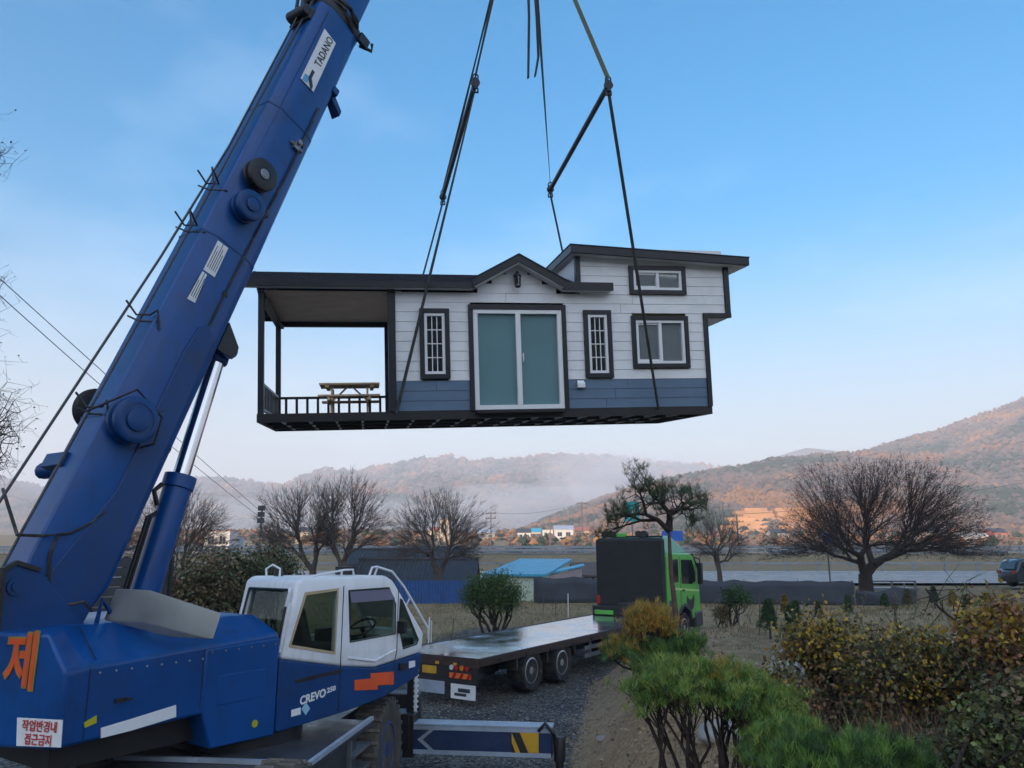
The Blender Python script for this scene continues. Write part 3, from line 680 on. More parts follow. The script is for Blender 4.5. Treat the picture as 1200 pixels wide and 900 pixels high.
# sliding door
b = MB(HX); b.bb((0, -.06, -.09), (1.827, .02, .004)); b.bb((0, -.059, -1.94), (.085, .02, -.09)); b.bb((1.742, -.059, -1.94), (1.827, .02, -.09)); b.bb((.085, -.05, -1.985), (1.742, .02, -1.925))
door = b.build('sliding_door', trim, house, bevel=.004)
f = MB(HX); A0, A1, C0, C1 = .085, 1.742, -1.925, -.09
f.bb((A0, -.045, C1 - .075), (A1, .06, C1)); f.bb((A0, -.045, C0), (A1, .06, C0 + .08)); f.bb((A0, -.044, C0 + .08), (A0 + .085, .06, C1 - .075)); f.bb((A1 - .085, -.044, C0 + .08), (A1, .06, C1 - .075)); f.bb((.872, -.05, C0 + .08), (.962, .05, C1 - .075))
f.build('frame', whf, door, bevel=.004)
for x0, x1, y in ((A0 + .085, .872, .02), (.962, A1 - .085, .035)):
    p = MB(HX); p.bb((x0, y, C0 + .08), (x1, y + .01, C1 - .075)); p.build('pane', frost, door)
b = MB(HX); b.bb((.985, -.07, -1.06), (1.003, -.02, -.9)); b.build('handle', whf, door, bevel=.004)
b = MB(HX); b.bb((.1, -.2, -1.99), (1.73, -.06, -1.945)); b.build('door_sill', black, house)

# porch: posts, ceiling, rails
for x, y in ((-3.66, 0), (-3.66, HD - .1), (-1.44, HD - .1)):
    b = MB(HX); b.bb((x, y, -1.93), (x + .1, y + .1, .27 if y == 0 else .11)); b.build('porch_post', trim, house, bevel=.004)
b = MB(HX)
n = 26
for k in range(n): # tongue and groove boards
    y = .02 + k * (HD - .06) / n; b.bb((-3.66, y, .2), (-1.31, y + (HD - .06) / n - .006, .215))
b.bb((-3.66, .0, .216), (-1.31, HD, .23))
b.build('porch_ceiling', soff, house)
b = MB(HX); b.bb((-3.67, HD - .09, .1), (-1.2, HD + .02, .2)); b.bb((-3.67, .1, .1), (-3.57, HD - .09, .2)); b.bb((-3.56, .04, .06), (-3.5, HD, .1)); b.build('porch_beam', trim, house)
def railing(p0, p1, n, par):
    p0 = np.array(p0); p1 = np.array(p1); d = p1 - p0; b = MB(HX)
    L = np.linalg.norm(d); ex = d / L; ey = np.array([-ex[1], ex[0], 0]); rot = np.array([ex, ey, [0, 0, 1]]).T
    b.box((p0 + p1) / 2 + [0, 0, .535], (L, .06, .05), rot); b.box((p0 + p1) / 2 + [0, 0, .1], (L, .045, .05), rot)
    o = b.build('railing', trim, par, bevel=.003)
    for k in range(n):
        c = p0 + d * (k + .5) / n; q = MB(HX); q.box(c + [0, 0, .32], (.05, .04, .375), rot); q.build('baluster', trim, o)
railing((-3.56, HD - .05, -1.93), (-1.44, HD - .05, -1.93), 10, house)
railing((-3.61, .1, -1.93), (-3.61, HD - .1, -1.93), 12, house)
# floor frame and joists
b = MB(HX)
b.bb((-3.67, -.02, -2.075), (4.64, .06, -1.93)); b.bb((-3.67, HD - .06, -2.075), (4.64, HD + .01, -1.93)); b.bb((-3.67, .06, -2.075), (-3.6, HD - .06, -1.93)); b.bb((4.57, .06, -2.075), (4.64, HD - .06, -1.93))
b.bb((-3.6, .06, -1.96), (4.57, HD - .06, -1.935)); b.bb((-3.6, .9, -2.074), (4.57, .98, -1.96)); b.bb((-3.6, 1.8, -2.074), (4.57, 1.88, -1.96))
fl = b.build('floor_frame', black, house)
b = MB(HX)
for k in range(17):
    x = -3.3 + k * .46
    for y0, y1 in ((.06, .9), (.98, 1.8), (1.88, HD - .06)): b.bb((x, y0, -2.06), (x + .035, y1, -1.96))
b.build('floor_joists', jois, fl)

# roofs
def slabroof(name, par, m, pts, th): # extrude polygon pts (list of local pts) by vector th
    b = MB(HX); b.prism(pts, th); return b.build(name, m, par)
sl = math.tan(R(19.5)); ev = -.2; ez = .36; rz = ez + sl * (HD / 2 + .2)
b = MB(HX)
def shingled(x0, x1, y0, z0, y1, z1, n):
    for k in range(n):
        t0, t1 = k / n, (k + 1) / n; ya, yb = y0 + (y1 - y0) * t0, y0 + (y1 - y0) * t1; za, zb = z0 + (z1 - z0) * t0, z0 + (z1 - z0) * t1
        b.loft([[(x0, ya, za - .02), (x0, ya, za + .022), (x0, yb, zb + .004), (x0, yb, zb - .02)], [(x1, ya, za - .02), (x1, ya, za + .022), (x1, yb, zb + .004), (x1, yb, zb - .02)]])
ym = .06; zm_ = ez + sl * (ym - ev)
shingled(-3.9, .1, ev, ez, HD / 2, rz, 9); shingled(1.76, 2.07, ev, ez, HD / 2, rz, 9); shingled(.1, 1.76, ym, zm_, HD / 2, rz, 8); shingled(-3.9, 2.07, HD + .2, ez, HD / 2, rz, 9)
roof = b.build('roof', shing, house, smooth=False)
b = MB(HX); b.bb((-3.9, ev - .02, .26), (.12, ev + .02, ez + .01)); b.bb((1.74, ev - .021, .25), (2.72, ev + .02, .40)); b.bb((-3.9, HD + .18, .26), (2.07, HD + .22, ez + .01))
for x in (-3.92, ):
    b.prism([(x, ev, .26), (x, ev, ez + .02), (x, HD / 2, rz + .02), (x, HD + .2, ez + .02), (x, HD + .2, .26), (x, HD / 2, rz - .12)], (.03, 0, 0))
b.bb((2.09, ev + .02, .30), (2.72, -.026, .40))
b.build('fascia', trim, roof)
b = MB(HX); b.bb((-3.88, ev + .02, .262), (.1, -.024, .275)); b.bb((1.76, ev + .02, .255), (2.7, -.026, .268)); b.build('soffit', soffw, roof)
b = MB(HX); b.prism([(-3.6, .03, .24), (-3.6, HD, .24), (-3.6, HD / 2, rz - .06)], (.05, 0, 0)); b.build('gable_wall', wht, roof)
# entrance gable over the door
gx, gz_, gh, ga = .93, .28, .59, .85
b = MB(HX)
for s in (-1, 1):
    e = (gx + s * ga, gz_); t = (gx, gz_ + gh)
    b.loft([[(e[0], -.27, e[1]), (e[0], -.27, e[1] + .145), (t[0], -.27, t[1] + .015), (t[0], -.27, t[1] - .12)], [(e[0], 1.3, e[1]), (e[0], 1.3, e[1] + .145), (t[0], 1.3, t[1] + .015), (t[0], 1.3, t[1] - .12)]])
gab = b.build('entrance_gable', trim, house)
b = MB(HX)
for s in (-1, 1):
    e = (gx + s * ga, gz_); t = (gx, gz_ + gh)
    b.loft([[(e[0], -.285, e[1] + .147), (e[0], -.285, e[1] + .165), (t[0], -.285, t[1] + .04), (t[0], -.285, t[1] + .017)], [(e[0], 1.3, e[1] + .147), (e[0], 1.3, e[1] + .165), (t[0], 1.3, t[1] + .04), (t[0], 1.3, t[1] + .017)]])
b.build('gable_shingles', shing, gab)
b = MB(HX)
for s in (-1, 1):
    e = (gx + s * (ga - .02), gz_ + .006); t = (gx, gz_ + gh - .128)
    b.loft([[(e[0], -.25, e[1] - .012), (e[0], -.25, e[1] - .001), (t[0], -.25, t[1]), (t[0], -.25, t[1] - .012)], [(e[0], -.02, e[1] - .012), (e[0], -.02, e[1] - .001), (t[0], -.02, t[1]), (t[0], -.02, t[1] - .012)]])
b.build('gable_soffit', soffw, gab)
# loft roof
X0, X1, Y0, Y1 = 1.92, 5.49, -.24, HD + .22
def lz(x): return .955 - .05 * (x - X0)
b = MB(HX)
b.loft([[(X0, Y0, lz(X0)), (X0, Y1, lz(X0) + .12), (X0, Y1, lz(X0) + .27), (X0, Y0, lz(X0) + .15)], [(X1, Y0, lz(X1)), (X1, Y1, lz(X1) + .12), (X1, Y1, lz(X1) + .27), (X1, Y0, lz(X1) + .15)]])
lr = b.build('loft_roof', trim, house, bevel=.008)
b = MB(HX)
b.loft([[(X0 + .03, Y0 + .03, lz(X0) - .012), (X0 + .03, Y1 - .03, lz(X0) + .108), (X0 + .03, Y1 - .03, lz(X0) + .118), (X0 + .03, Y0 + .03, lz(X0) - .002)], [(X1 - .03, Y0 + .03, lz(X1) - .012), (X1 - .03, Y1 - .03, lz(X1) + .108), (X1 - .03, Y1 - .03, lz(X1) + .118), (X1 - .03, Y0 + .03, lz(X1) - .002)]])
b.build('loft_soffit', soffw, lr)
b = MB(HX); b.loft([[(X0 - .01, Y0 - .01, lz(X0) + .152), (X0 - .01, Y1, lz(X0) + .272), (X0 - .01, Y1, lz(X0) + .29), (X0 - .01, Y0 - .01, lz(X0) + .17)], [(X1 + .01, Y0 - .01, lz(X1) + .152), (X1 + .01, Y1, lz(X1) + .272), (X1 + .01, Y1, lz(X1) + .29), (X1 + .01, Y0 - .01, lz(X1) + .17)]]); b.build('loft_shingles', shing, lr)
# wall lantern and vent hood
b = MB(HX); c = np.array((.915, -.14, .42))
b.lathe(c + [0, 0, .09], (0, 0, 1), [(.0, .09), (.02, .09), (.075, .02), (.08, 0), (0, 0)], 8); b.lathe(c + [0, 0, -.1], (0, 0, 1), [(0, -.03), (.04, -.02), (.055, 0), (.055, .012), (0, .012)], 8)
for k in range(6):
    a = k * math.pi / 3; b.tube([c + [.06 * math.cos(a), .06 * math.sin(a), .09], c + [.05 * math.cos(a), .05 * math.sin(a), -.09]], .006, 5)
b.bb(c + [-.03, .06, -.02], c + [.03, .12, .12]); b.tube([c + [0, 0, .18], c + [0, .07, .2], c + [0, .1, .1]], .012, 6)
lan = b.build('wall_lantern', black, house)
lgl = glassmat('lantern_glass', (.8, .8, .78), .1, .1)
b = MB(HX); b.lathe(c, (0, 0, 1), [(.045, -.085), (.055, .085)], 8); b.build('lantern_glass', lgl, lan)
b = MB(HX); b.loft([[(1.99, -.1, -1.55), (2.13, -.1, -1.55), (2.13, -.02, -1.55), (1.99, -.02, -1.55)], [(1.99, -.1, -1.47), (2.13, -.1, -1.47), (2.13, -.02, -1.47), (1.99, -.02, -1.47)], [(2.0, -.03, -1.41), (2.12, -.03, -1.41), (2.12, -.02, -1.41), (2.0, -.02, -1.41)]]); b.build('vent_hood', whf, house, bevel=.006)

# picnic table standing on the porch
pt = thing('picnic_table', 'bare pine picnic table with benches standing on the house porch', 'table', HX((-2.14, 1.45, -1.93)))
TC = np.array((-2.14, 1.45, -1.93))
def TXl(p): return HX(TC + np.asarray(p, float))
b = MB(TXl)
for k in range(5): b.bb((-.56, -.36 + k * .146, .62), (.56, -.36 + k * .146 + .136, .655))
b.bb((-.45, -.34, .575), (-.38, .34, .62)); b.bb((.38, -.34, .575), (.45, .34, .62)); b.build('tabletop', woodt, pt, bevel=.004)
for s in (-1, 1):
    b = MB(TXl); b.bb((-.56, s * .62 - .13, .36), (.56, s * .62 - .005, .395)); b.bb((-.56, s * .62 + .005, .36), (.56, s * .62 + .13, .395)); b.build('bench', woodt, pt, bevel=.004)
for s in (-1, 1):
    for q in (-1, 1):
        b = MB(TXl); x = s * .33; b.loft([[(x - .02, q * .2 - .045, .58), (x + .02, q * .2 - .045, .58), (x + .02, q * .2 + .045, .58), (x - .02, q * .2 + .045, .58)], [(x - .02, q * .55 - .045, .005), (x + .02, q * .55 - .045, .005), (x + .02, q * .55 + .045, .005), (x - .02, q * .55 + .045, .005)]]); b.build('leg', woodt, pt, bevel=.003)
    b = MB(TXl); x = s * .37; b.bb((x - .02, -.74, .29), (x + .02, .74, .36)); b.loft([[(x - .02, -.035, .3), (x + .02, -.035, .3), (x + .02, .035, .3), (x - .02, .035, .3)], [(s * .06 - .02, -.035, .6), (s * .06 + .02, -.035, .6), (s * .06 + .02, .035, .6), (s * .06 - .02, .035, .6)]]); b.build('brace', woodt, pt)

# ================================================================ SLINGS, SPREADER BARS
sling = pmat('dark_sling_webbing', (.035, .038, .035), .8, var=.3, scale=8)
slingo = pmat('olive_sling_webbing', (.1, .105, .06), .8, var=.25, scale=8)
barm = pmat('spreader_bar_steel', (.07, .065, .085), .5, .4, var=.25, scale=4)
shk = pmat('shackle_steel', (.03, .033, .04), .4, .8, var=.2)
def samez(pn, pf, Yn):
    a = at(*pn, Yn); r = ray(*pf); b = np.array([0, 0, ZC]) + r * ((a[2] - ZC) / r[2]); return a, b
RN, RF = samez((713, 100), (645, 222), 12.35); LN, LF = samez((557, 97), (519, 231), 12.35)
HK = at(614, -141, 14.6)
def bar(a, b_, label):
    t = thing('spreader_bar', label, 'spreader bar', tuple((a + b_) / 2), 'spreader bars between the slings')
    q = MB(); q.cyl(a, b_, .05, n=12); q.build('tube', barm, t)
    for p in (a, b_):
        q = MB(); d = (b_ - a) / np.linalg.norm(b_ - a); q.cyl(p - d * .02, p + d * .02, .085, n=12); q.tube([p + [0, 0, .1], p + [0, 0, -.12]], .03, 8); q.build('end_cap', shk, t)
bar(RN, RF, 'dark steel spreader bar slanting above the loft roof, right one of two'); bar(LN, LF, 'dark steel spreader bar seen end on between the left hand slings')
def ribbon(pts, w, th, twist0=0., twist1=1.5, n=14):
    P = [np.array(p, float) for p in pts]; b = MB(); L = []
    for k in range(len(P) - 1):
        for i in range(n): L.append(P[k] + (P[k + 1] - P[k]) * i / n)
    L.append(P[-1]); d = P[-1] - P[0]; d /= np.linalg.norm(d); a = np.cross(d, [0, 1, 0]); a /= np.linalg.norm(a); c = np.cross(d, a); rings = []
    for i, p in enumerate(L):
        t = twist0 + (twist1 - twist0) * i / (len(L) - 1); u = a * math.cos(t) + c * math.sin(t); v = np.cross(d, u)
        rings.append([p + u * w + v * th, p - u * w + v * th, p - u * w - v * th, p + u * w - v * th])
    b.loft(rings); return b
def slingthing(pts, label, w=.035, m=sling, tw=(0, 1.5), shackles=(), strands=1, gap=.05):
    t = thing('web_sling', label, 'sling', tuple(pts[0]), 'webbing slings carrying the house')
    for s in range(strands):
        o = (s - (strands - 1) / 2) * gap
        ribbon([np.array(p) + [o * (0 if i in (0, len(pts) - 1) else 1), 0, 0] for i, p in enumerate(pts)], w, .006, tw[0] + s * .7, tw[1] + s * .5).build('strap', m, t)
    for p in shackles:
        q = MB(); q.tube([np.array(p) + [.05 * math.cos(a), .02, .06 * math.sin(a)] for a in np.linspace(-2.6, 2.6, 10) + 1.57], .014, 6); q.cyl(np.array(p) + [-.06, .02, -.05], np.array(p) + [.06, .02, -.05], .016, n=8); q.build('shackle', shk, t)
    return t
e = np.array([0, 0, .13])
slingthing([HK, RN + e], 'olive webbing sling from the hook to the near end of the right spreader bar', .04, slingo, (0, .5), [RN + e * 1.0])
slingthing([HK + [.12, .1, 0], RF + e], 'dark twisted sling from the hook to the far end of the right spreader bar', .04, sling, (0.2, 1.7), [RF + e])
slingthing([HK + [-.1, 0, 0], LN + e], 'thick double olive and black sling from the hook to the left spreader bar', .045, sling, (.2, 1.2), [LN + e], 2, .06)
slingthing([HK + [-.1, .1, 0], LF + e], 'dark double sling from the hook to the far end of the left spreader bar', .04, sling, (.1, 1.9), [LF + e], 2, .06)
slingthing([RN - e, HX((3.54, -.06, -1.99))], 'single sling hanging straight down across the loft windows', .03, sling, (.3, 1.1), [RN - e])
slingthing([RF - e, HX((3.0, HD + .26, -.2)), HX((3.3, HD + .06, -1.99))], 'thin sling dropping behind the left corner of the loft roof', .022, sling, (.3, 1.1), [RF - e])
slingthing([LN - e, HX((-1.32, -.06, -1.97))], 'slack dark sling crossing the roof edge down to the porch corner', .03, sling, (1.2, .2), [LN - e])
slingthing([LF - e, HX((-1.0, HD + .26, -.2)), HX((-1.2, HD + .06, -1.99))], 'thin sling dropping behind the shingled roof beside the porch', .022, sling, (.3, 1.1), [LF - e])
slingthing([HK + [.02, -.1, 0], at(620, 20, 14.3), at(619, 92, 14.3)], 'loose strap dangling free from the hook, the shorter straight one', .028, sling, (0, .8))
slingthing([HK + [.05, -.1, 0], at(629, 20, 14.35), at(631, 66, 14.35), at(627, 90, 14.35)], 'loose strap dangling free from the hook with a bent end', .03, sling, (.4, .9))
# ================================================================ MOBILE CRANE
CA = R(56); CU = np.array([math.cos(CA), math.sin(CA), 0]); CV = np.array([math.sin(CA), -math.cos(CA), 0]); CT = np.array([-4.1, 7.2, 0.])
def KX(p): return CT + CU * p[0] + CV * p[1] + np.array([0, 0, p[2]])     # (forward, right, up) from the tail corner
def side_at(px, py, off=0.):
    q = onplane(px, py, CT + CV * off, CV); return float((q - CT) @ CU), float(q[2])
KA = R(83); KF = np.array([math.cos(KA), math.sin(KA), 0]); KN = np.array([math.sin(KA), -math.cos(KA), 0]); KC = np.array([-3.15, 10.0, 0])
def RX(p): return KC + KF * p[0] + KN * p[1] + np.array([0, 0, p[2]])     # carrier frame
crane = thing('mobile_crane', 'blue and white mobile crane with raised telescopic boom on the gravel track', 'crane', tuple(KC))
# ---- superstructure
b = MB()
w = lambda x, y, z: np.array([x, y, z])
SR = lambda u, v, z: KX((u, v, z))
rear = [w(-3.955, 7.2, 1.66), w(-3.955, 7.2, 2.3), w(-4.16, 7.2306, 2.63), w(-6.3, 7.55, 2.64), w(-6.3, 7.55, 1.66)]
midr = [SR(.3, 0, 1.64), SR(.3, 0, 2.31), SR(.3, -.45, 2.63), SR(.3, -2.3, 2.63), SR(.3, -2.3, 1.64)]
front = [SR(2.52, 0, 1.72), SR(2.52, 0, 2.42), SR(2.52, -.45, 2.6), SR(2.52, -2.3, 2.6), SR(2.52, -2.3, 1.72)]
b.loft([rear, midr, front])
sup = b.build('superstructure', blue, crane, bevel=.035, seg=3)
b = MB(KX); b.prism([(1.56, .006, 1.74), (1.70, .006, 1.33), (2.53, .006, 1.31), (2.53, .006, 2.37), (1.56, .006, 2.335)], (0, -.4, 0)); b.build('side_panel', blue, sup, bevel=.02)
for u, z0, z1 in ((.36, 1.66, 2.29), (1.545, 1.75, 2.34)):
    b = MB(KX); b.bb((u - .004, -.02, z0), (u + .004, .0035, z1)); b.build('panel_seam', black, sup)
b = MB(KX); b.prism([(.42, -.04, 2.358), (.43, -.04, 2.358), (.44, -.44, 2.64), (.43, -.44, 2.64)], (0, 0, .004)); b.build('panel_seam', black, sup)
bl = MB(KX)
for u in np.arange(.45, 1.55, .155): bl.cyl((u, -.01, 2.24), (u, .006, 2.245), .011, n=6)
for u in np.arange(1.64, 2.5, .165): bl.cyl((u, -.01, 2.3), (u, .014, 2.3), .011, n=6)
bo = bl.build('panel_bolts', steel, sup); bo['kind'] = 'stuff'
b = MB(KX); b.bb((1.75, -.01, 1.75), (2.35, .012, 2.05)); b.build('hatch', blue, sup, bevel=.006)
b = MB(KX); b.bb((.62, -.01, 1.95), (.72, .012, 1.99)); b.bb((.72, -.01, 1.96), (.78, .03, 1.98)); b.build('latch', black, sup)
# black underside plate and slewing ring
b = MB(KX); b.bb((.2, -2.2, 1.4), (3.4, -.25, 1.66)); b.build('turntable_frame', black, crane)
b = MB(RX); b.cyl(RX.__call__((0, 0, 0)) * 0 + np.array((-.2, -.1, 1.18)), np.array((-.2, -.1, 1.5)), .75, n=36); b.build('slewing_ring', black, crane)
# lettering on the tail
TN = np.array([.148, .989, 0]); TXD = np.array([.989, -.148, 0])
def tailp(px, py): return onplane(px, py, np.array((-3.955, 7.2, 0)) - TN * .008, TN)
tp = tailp(24, 774)
text_mesh('제', .54, tp, TXD, (0, 0, 1), olive_out, 'lettering', sup, .004, width=.325, bold=.016)
text_mesh('제', .52, tp - TN * .003, TXD, (0, 0, 1), orange, 'lettering', sup, .004, width=.29, bold=.008)
c = [tailp(*p) for p in ((20, 841), (73, 844), (71, 876), (19, 874))]
b = MB(); b.prism([p for p in c], (0, .012, 0)); ws = b.build('warning_sign', signw, sup)
cc = sum(c) / 4
text_mesh('작업반경내', .1, cc - TN * .006 + [0, 0, .055], TXD + [0, 0, -.03], (0, 0, 1), redp, 'lettering', ws, .002, width=.34, bold=.0015)
text_mesh('접근금지', .1, cc - TN * .006 + [0, 0, -.055], TXD + [0, 0, -.03], (0, 0, 1), redp, 'lettering', ws, .002, width=.26, bold=.0015)
def side_poly(name, pxs, m, par, off=.006, th=.012):
    P = [side_at(*p) for p in pxs]; b = MB(KX); b.prism([(u, off, z) for u, z in P], (0, -th, 0)); return b.build(name, m, par)
side_poly('name_strip', [(118, 853), (118, 865), (154, 856), (206, 840), (206, 826), (155, 842)], signw, sup)
side_poly('reflector', [(98, 847), (113, 838), (113, 847), (99, 853)], reflector, sup)
P = side_at(298, 848); b = MB(KX); b.cyl((P[0], -.01, P[1]), (P[0], .012, P[1]), .04, n=14); b.build('reflector', reflector, sup)
# bracket plates carrying the boom foot
BV = -1.0                                                # boom centre plane
PIV = onplane(17, 687, CT + CV * (BV + .35), CV)
PU = float((PIV - CT) @ CU); PZ = PIV[2]
for v0 in (BV + .33, BV - .38):
    b = MB(KX); b.prism([(PU - .12, v0, 2.6), (PU - .13, v0, PZ + .16), (PU - .02, v0, PZ + .22), (PU + .2, v0, PZ + .14), (PU + .72, v0, 2.6)], (0, .05, 0))
    br = b.build('boom_bracket', dblue, crane, bevel=.012)
    b = MB(KX); b.cyl((PU, v0 - .02, PZ), (PU, v0 + .07, PZ), .085, n=20); b.cyl((PU, v0 + .07, PZ), (PU, v0 + .085, PZ), .05, n=16); b.build('pivot_pin', dblue, br)
b = MB(KX); b.prism([(PU - .12, BV + .33, 2.6), (PU - .14, BV + .33, PZ + .17), (PU - .02, BV + .33, PZ + .24), (PU + .21, BV + .33, PZ + .16), (PU + .18, BV + .33, PZ + .13), (PU - .03, BV + .33, PZ + .2), (PU - .11, BV + .33, PZ + .14), (PU - .09, BV + .33, 2.6)], (0, .075, 0)); b.build('bracket_edge', black, crane)
b = MB(KX); b.tube([(.7, -.62, 2.6), (.74, -.62, 2.86), (.95, -.62, 2.6)], .03, 6); b.build('hose_bracket', dblue, crane, bevel=.01)

# ---- boom: (t along, a right, n towards the boom's back/top)
BA = R(56); BE = R(69.2)
BD = np.array([math.cos(BE) * math.cos(BA), math.cos(BE) * math.sin(BA), math.sin(BE)]); BR = np.array([math.sin(BA), -math.cos(BA), 0]); BU = np.cross(BR, BD)
BO = KX((PU, BV, PZ)) 
BN0 = -.47
def BX(p): return BO + BD * p[0] + BR * p[1] + BU * (p[2] + BN0)
def bside(px, py, a=.324):
    q = onplane(px, py, BX((0, a, 0)), BR) - BX((0, 0, 0)); return float(q @ BD), float(q @ BU)
def bsec(t, k, hb=1.):
    pr = [(.16, -.43), (.25, -.38), (.30, -.26), (.30, .22), (.22, .38), (-.22, .38), (-.30, .22), (-.30, -.26), (-.25, -.38), (-.16, -.43)]
    return [(t, a * k, n * k * hb) for a, n in pr]
TB = 9.35
b = MB(BX); b.loft([bsec(-.15, .88), bsec(.3, 1.12), bsec(TB, 1.03)]); boom = b.build('boom', blue, crane, bevel=.02)
# foot side plate with rounded top, ribs
for s in (-1, 1):
    b = MB(BX); a = s * .327
    b.prism([(-.2, a, -.3), (-.3, a, .12), (-.1, a, .3), (.3, a, .2), (1.2, a, -.02), (3.0, a, -.02), (3.35, a, -.06), (3.45, a, -.16), (3.3, a, -.3), (.4, a, -.36)], (0, s * .022, 0)); b.build('foot_plate', dblue, boom, bevel=.008)
for n in (.245, .31):
    b = MB(BX); b.bb((.6, .245, n - .012), (TB - .3, .262 if n > .3 else .31, n + .012)); b.build('boom_rib', dblue, boom)
b = MB(BX)
for a in (-.12, .0, .14): b.bb((.8, a - .012, .37), (TB - .4, a + .012, .4)); 
b.build('top_conduit', dblue, boom)
for t in (1.9, 4.55, 6.9):
    b = MB(BX); k = 1.12 - .09 * t / TB; b.loft([[(tt, a * (1 + .003 / .3), n) for _, a, n in bsec(tt, k + .012)] for tt in (t - .012, t + .012)]); b.build('weld_seam', dblue, boom)
# further telescopic sections and head
prev = TB
for k, (t1, kk) in enumerate(((13.6, .86), (18., .76), (22.5, .66), (26.2, .57))):
    b = MB(BX); b.loft([bsec(prev - .3, kk), bsec(t1, kk)]); sec = b.build('telescopic_section', dblue if k % 2 else blue, boom, bevel=.015)
    b = MB(BX); b.loft([bsec(t1 - .12, kk * 1.08), bsec(t1 + .02, kk * 1.08)]); b.build('section_collar', black, sec, bevel=.01); prev = t1
b = MB(BX); b.loft([bsec(26.2, .6), bsec(26.9, .5)]); bh = b.build('boom_head', dblue, boom, bevel=.02)
b = MB(BX)
for a in (-.2, -.07, .07, .2): b.cyl((26.8, a - .03, -.35), (26.8, a + .03, -.35), .24, n=24)
b.build('head_sheaves', black, bh)
# collar with tangled hoses at the end of the base section
b = MB(BX); b.loft([bsec(TB - .16, 1.05), bsec(TB + .05, 1.06)]); b.build('boom_collar', black, boom, bevel=.015)
b = MB(BX); rg = np.random.default_rng(3)
for k in range(3):
    pts = []
    for a in np.linspace(0, 2 * math.pi, 22): pts.append((TB - .02 + .06 * math.sin(a * 3 + k) + rg.normal() * .03 + .05 * k, .36 * math.cos(a) + rg.normal() * .015, .46 * math.sin(a) + rg.normal() * .015))
    b.tube(pts, .028, 6)
b.build('hose_bundle', rubber, boom)
b = MB(BX); b.bb((TB - .2, .3, -.56), (TB - .02, .36, -.36)); b.tube([(TB - .1, .2, -.5), (TB - .12, .34, -.66), (TB - .02, .36, -.6)], .03, 6); b.build('collar_lug', black, boom)
b = MB(BX)
b.tube([(TB - .5, .1, .52), (TB - .1, .02, .6), (TB + .5, -.05, .5), (TB + .9, -.02, .42)], .035, 6); b.tube([(TB - .45, -.1, .5), (TB + .1, -.14, .62), (TB + .8, -.1, .45)], .03, 6)
b.cyl((TB - .5, -.2, .5), (TB - .5, .2, .5), .09, n=14); b.bb((TB - .62, -.22, .38), (TB - .4, .22, .45)); b.build('rope_guide_roller', black, boom, bevel=.01)
def drum(px, py, a, r, w_, m, m2, name, core=.5):
    t, n = bside(px, py, a + w_); b = MB(BX); c = np.array((t, a, n)); ax = (0, 1, 0)
    b.lathe(c, ax, [(0, -.005), (r * .5, -.004), (r * .62, 0), (r * .62, w_ * .25), (r, w_ * .27), (r, w_ * .45), (r * .86, w_ * .48), (r * .86, w_ * .72), (r, w_ * .75), (r, w_ * .95), (r * .93, w_), (r * core, w_), (r * core, w_ * .97), (0, w_ * .97)], 30)
    o = b.build(name, m, boom); b = MB(BX); b.lathe(c, ax, [(0, w_ * .96), (r * core * .7, w_ * .965), (r * core * .7, w_ * 1.06), (r * core * .5, w_ * 1.1), (0, w_ * 1.1)], 20); b.build('hub', m2, o); return t, n
drum(310, 204, .322, .22, .2, black, steel, 'hose_reel', .45)
drum(296, 240, .322, .205, .22, dblue, dblue, 'hose_reel', .6)
t_, n_ = drum(162, 492, .322, .25, .26, dblue, dblue, 'cable_reel', .72)
b = MB(BX); b.tube([(t_ - .1, .34, n_ + .42), (t_ + .32, .5, n_ + .12), (t_ + .18, .52, n_ - .26), (t_ - .12, .5, n_ - .32), (t_ - .2, .4, n_ - .24)], .014, 6); b.build('reel_guard', black, boom)
# hose running along the lower edge of the boom side
pts = []
for px, py in ((197, 480), (214, 447), (235, 400), (262, 345), (285, 300), (310, 252), (335, 205), (352, 170), (372, 128)): t, n = bside(px, py, .305); pts.append((t, .334, n))
b = MB(BX); b.tube(pts, .016, 6); b.build('hose', rubber, boom)
b = MB(BX); rg = np.random.default_rng(9)
for k in (1, 3, 5, 7): t, _, n = pts[k]; b.bb((t - .025, .3, n - .04), (t + .025, .345, n + .03))
b.tube([(t_ + .1, .35, n_ - .1)] + [tuple(pts[0])], .014, 6); b.build('hose_clip', black, boom)
# plates: maker's board, rating plates
def bplate(pxs, m, name, a=.322, th=.01):
    P = [bside(*p, a) for p in pxs]; b = MB(BX); b.prism([(t, a, n) for t, n in P], (0, th, 0)); o = b.build(name, m, boom); t = sum(p[0] for p in P) / 4; n = sum(p[1] for p in P) / 4; return o, t, n, P
o, t, n, P = bplate([(380, 34), (393, 51), (367, 108), (352, 92)], signw, 'maker_plate')
text_mesh('TADANO', .17, BX((t + .2, .334, n - .01)), BD, BU, inkp, 'lettering', o, .002, width=.66, shear=-.25, bold=.002)
b = MB(BX); k = t - .42
b.prism([(k - .1, .333, n + .01), (k + .03, .333, n + .01), (k + .0, .333, n + .1), (k - .13, .333, n + .1)], (0, .003, 0)); b.build('emblem', skyb, o)
b = MB(BX); b.prism([(k - .16, .333, n - .09), (k - .07, .333, n - .09), (k + .03, .333, n - .02), (k + .17, .333, n - .02), (k + .17, .333, n + .03), (k - .02, .333, n + .03)], (0, .004, 0)); b.build('emblem', inkp, o)
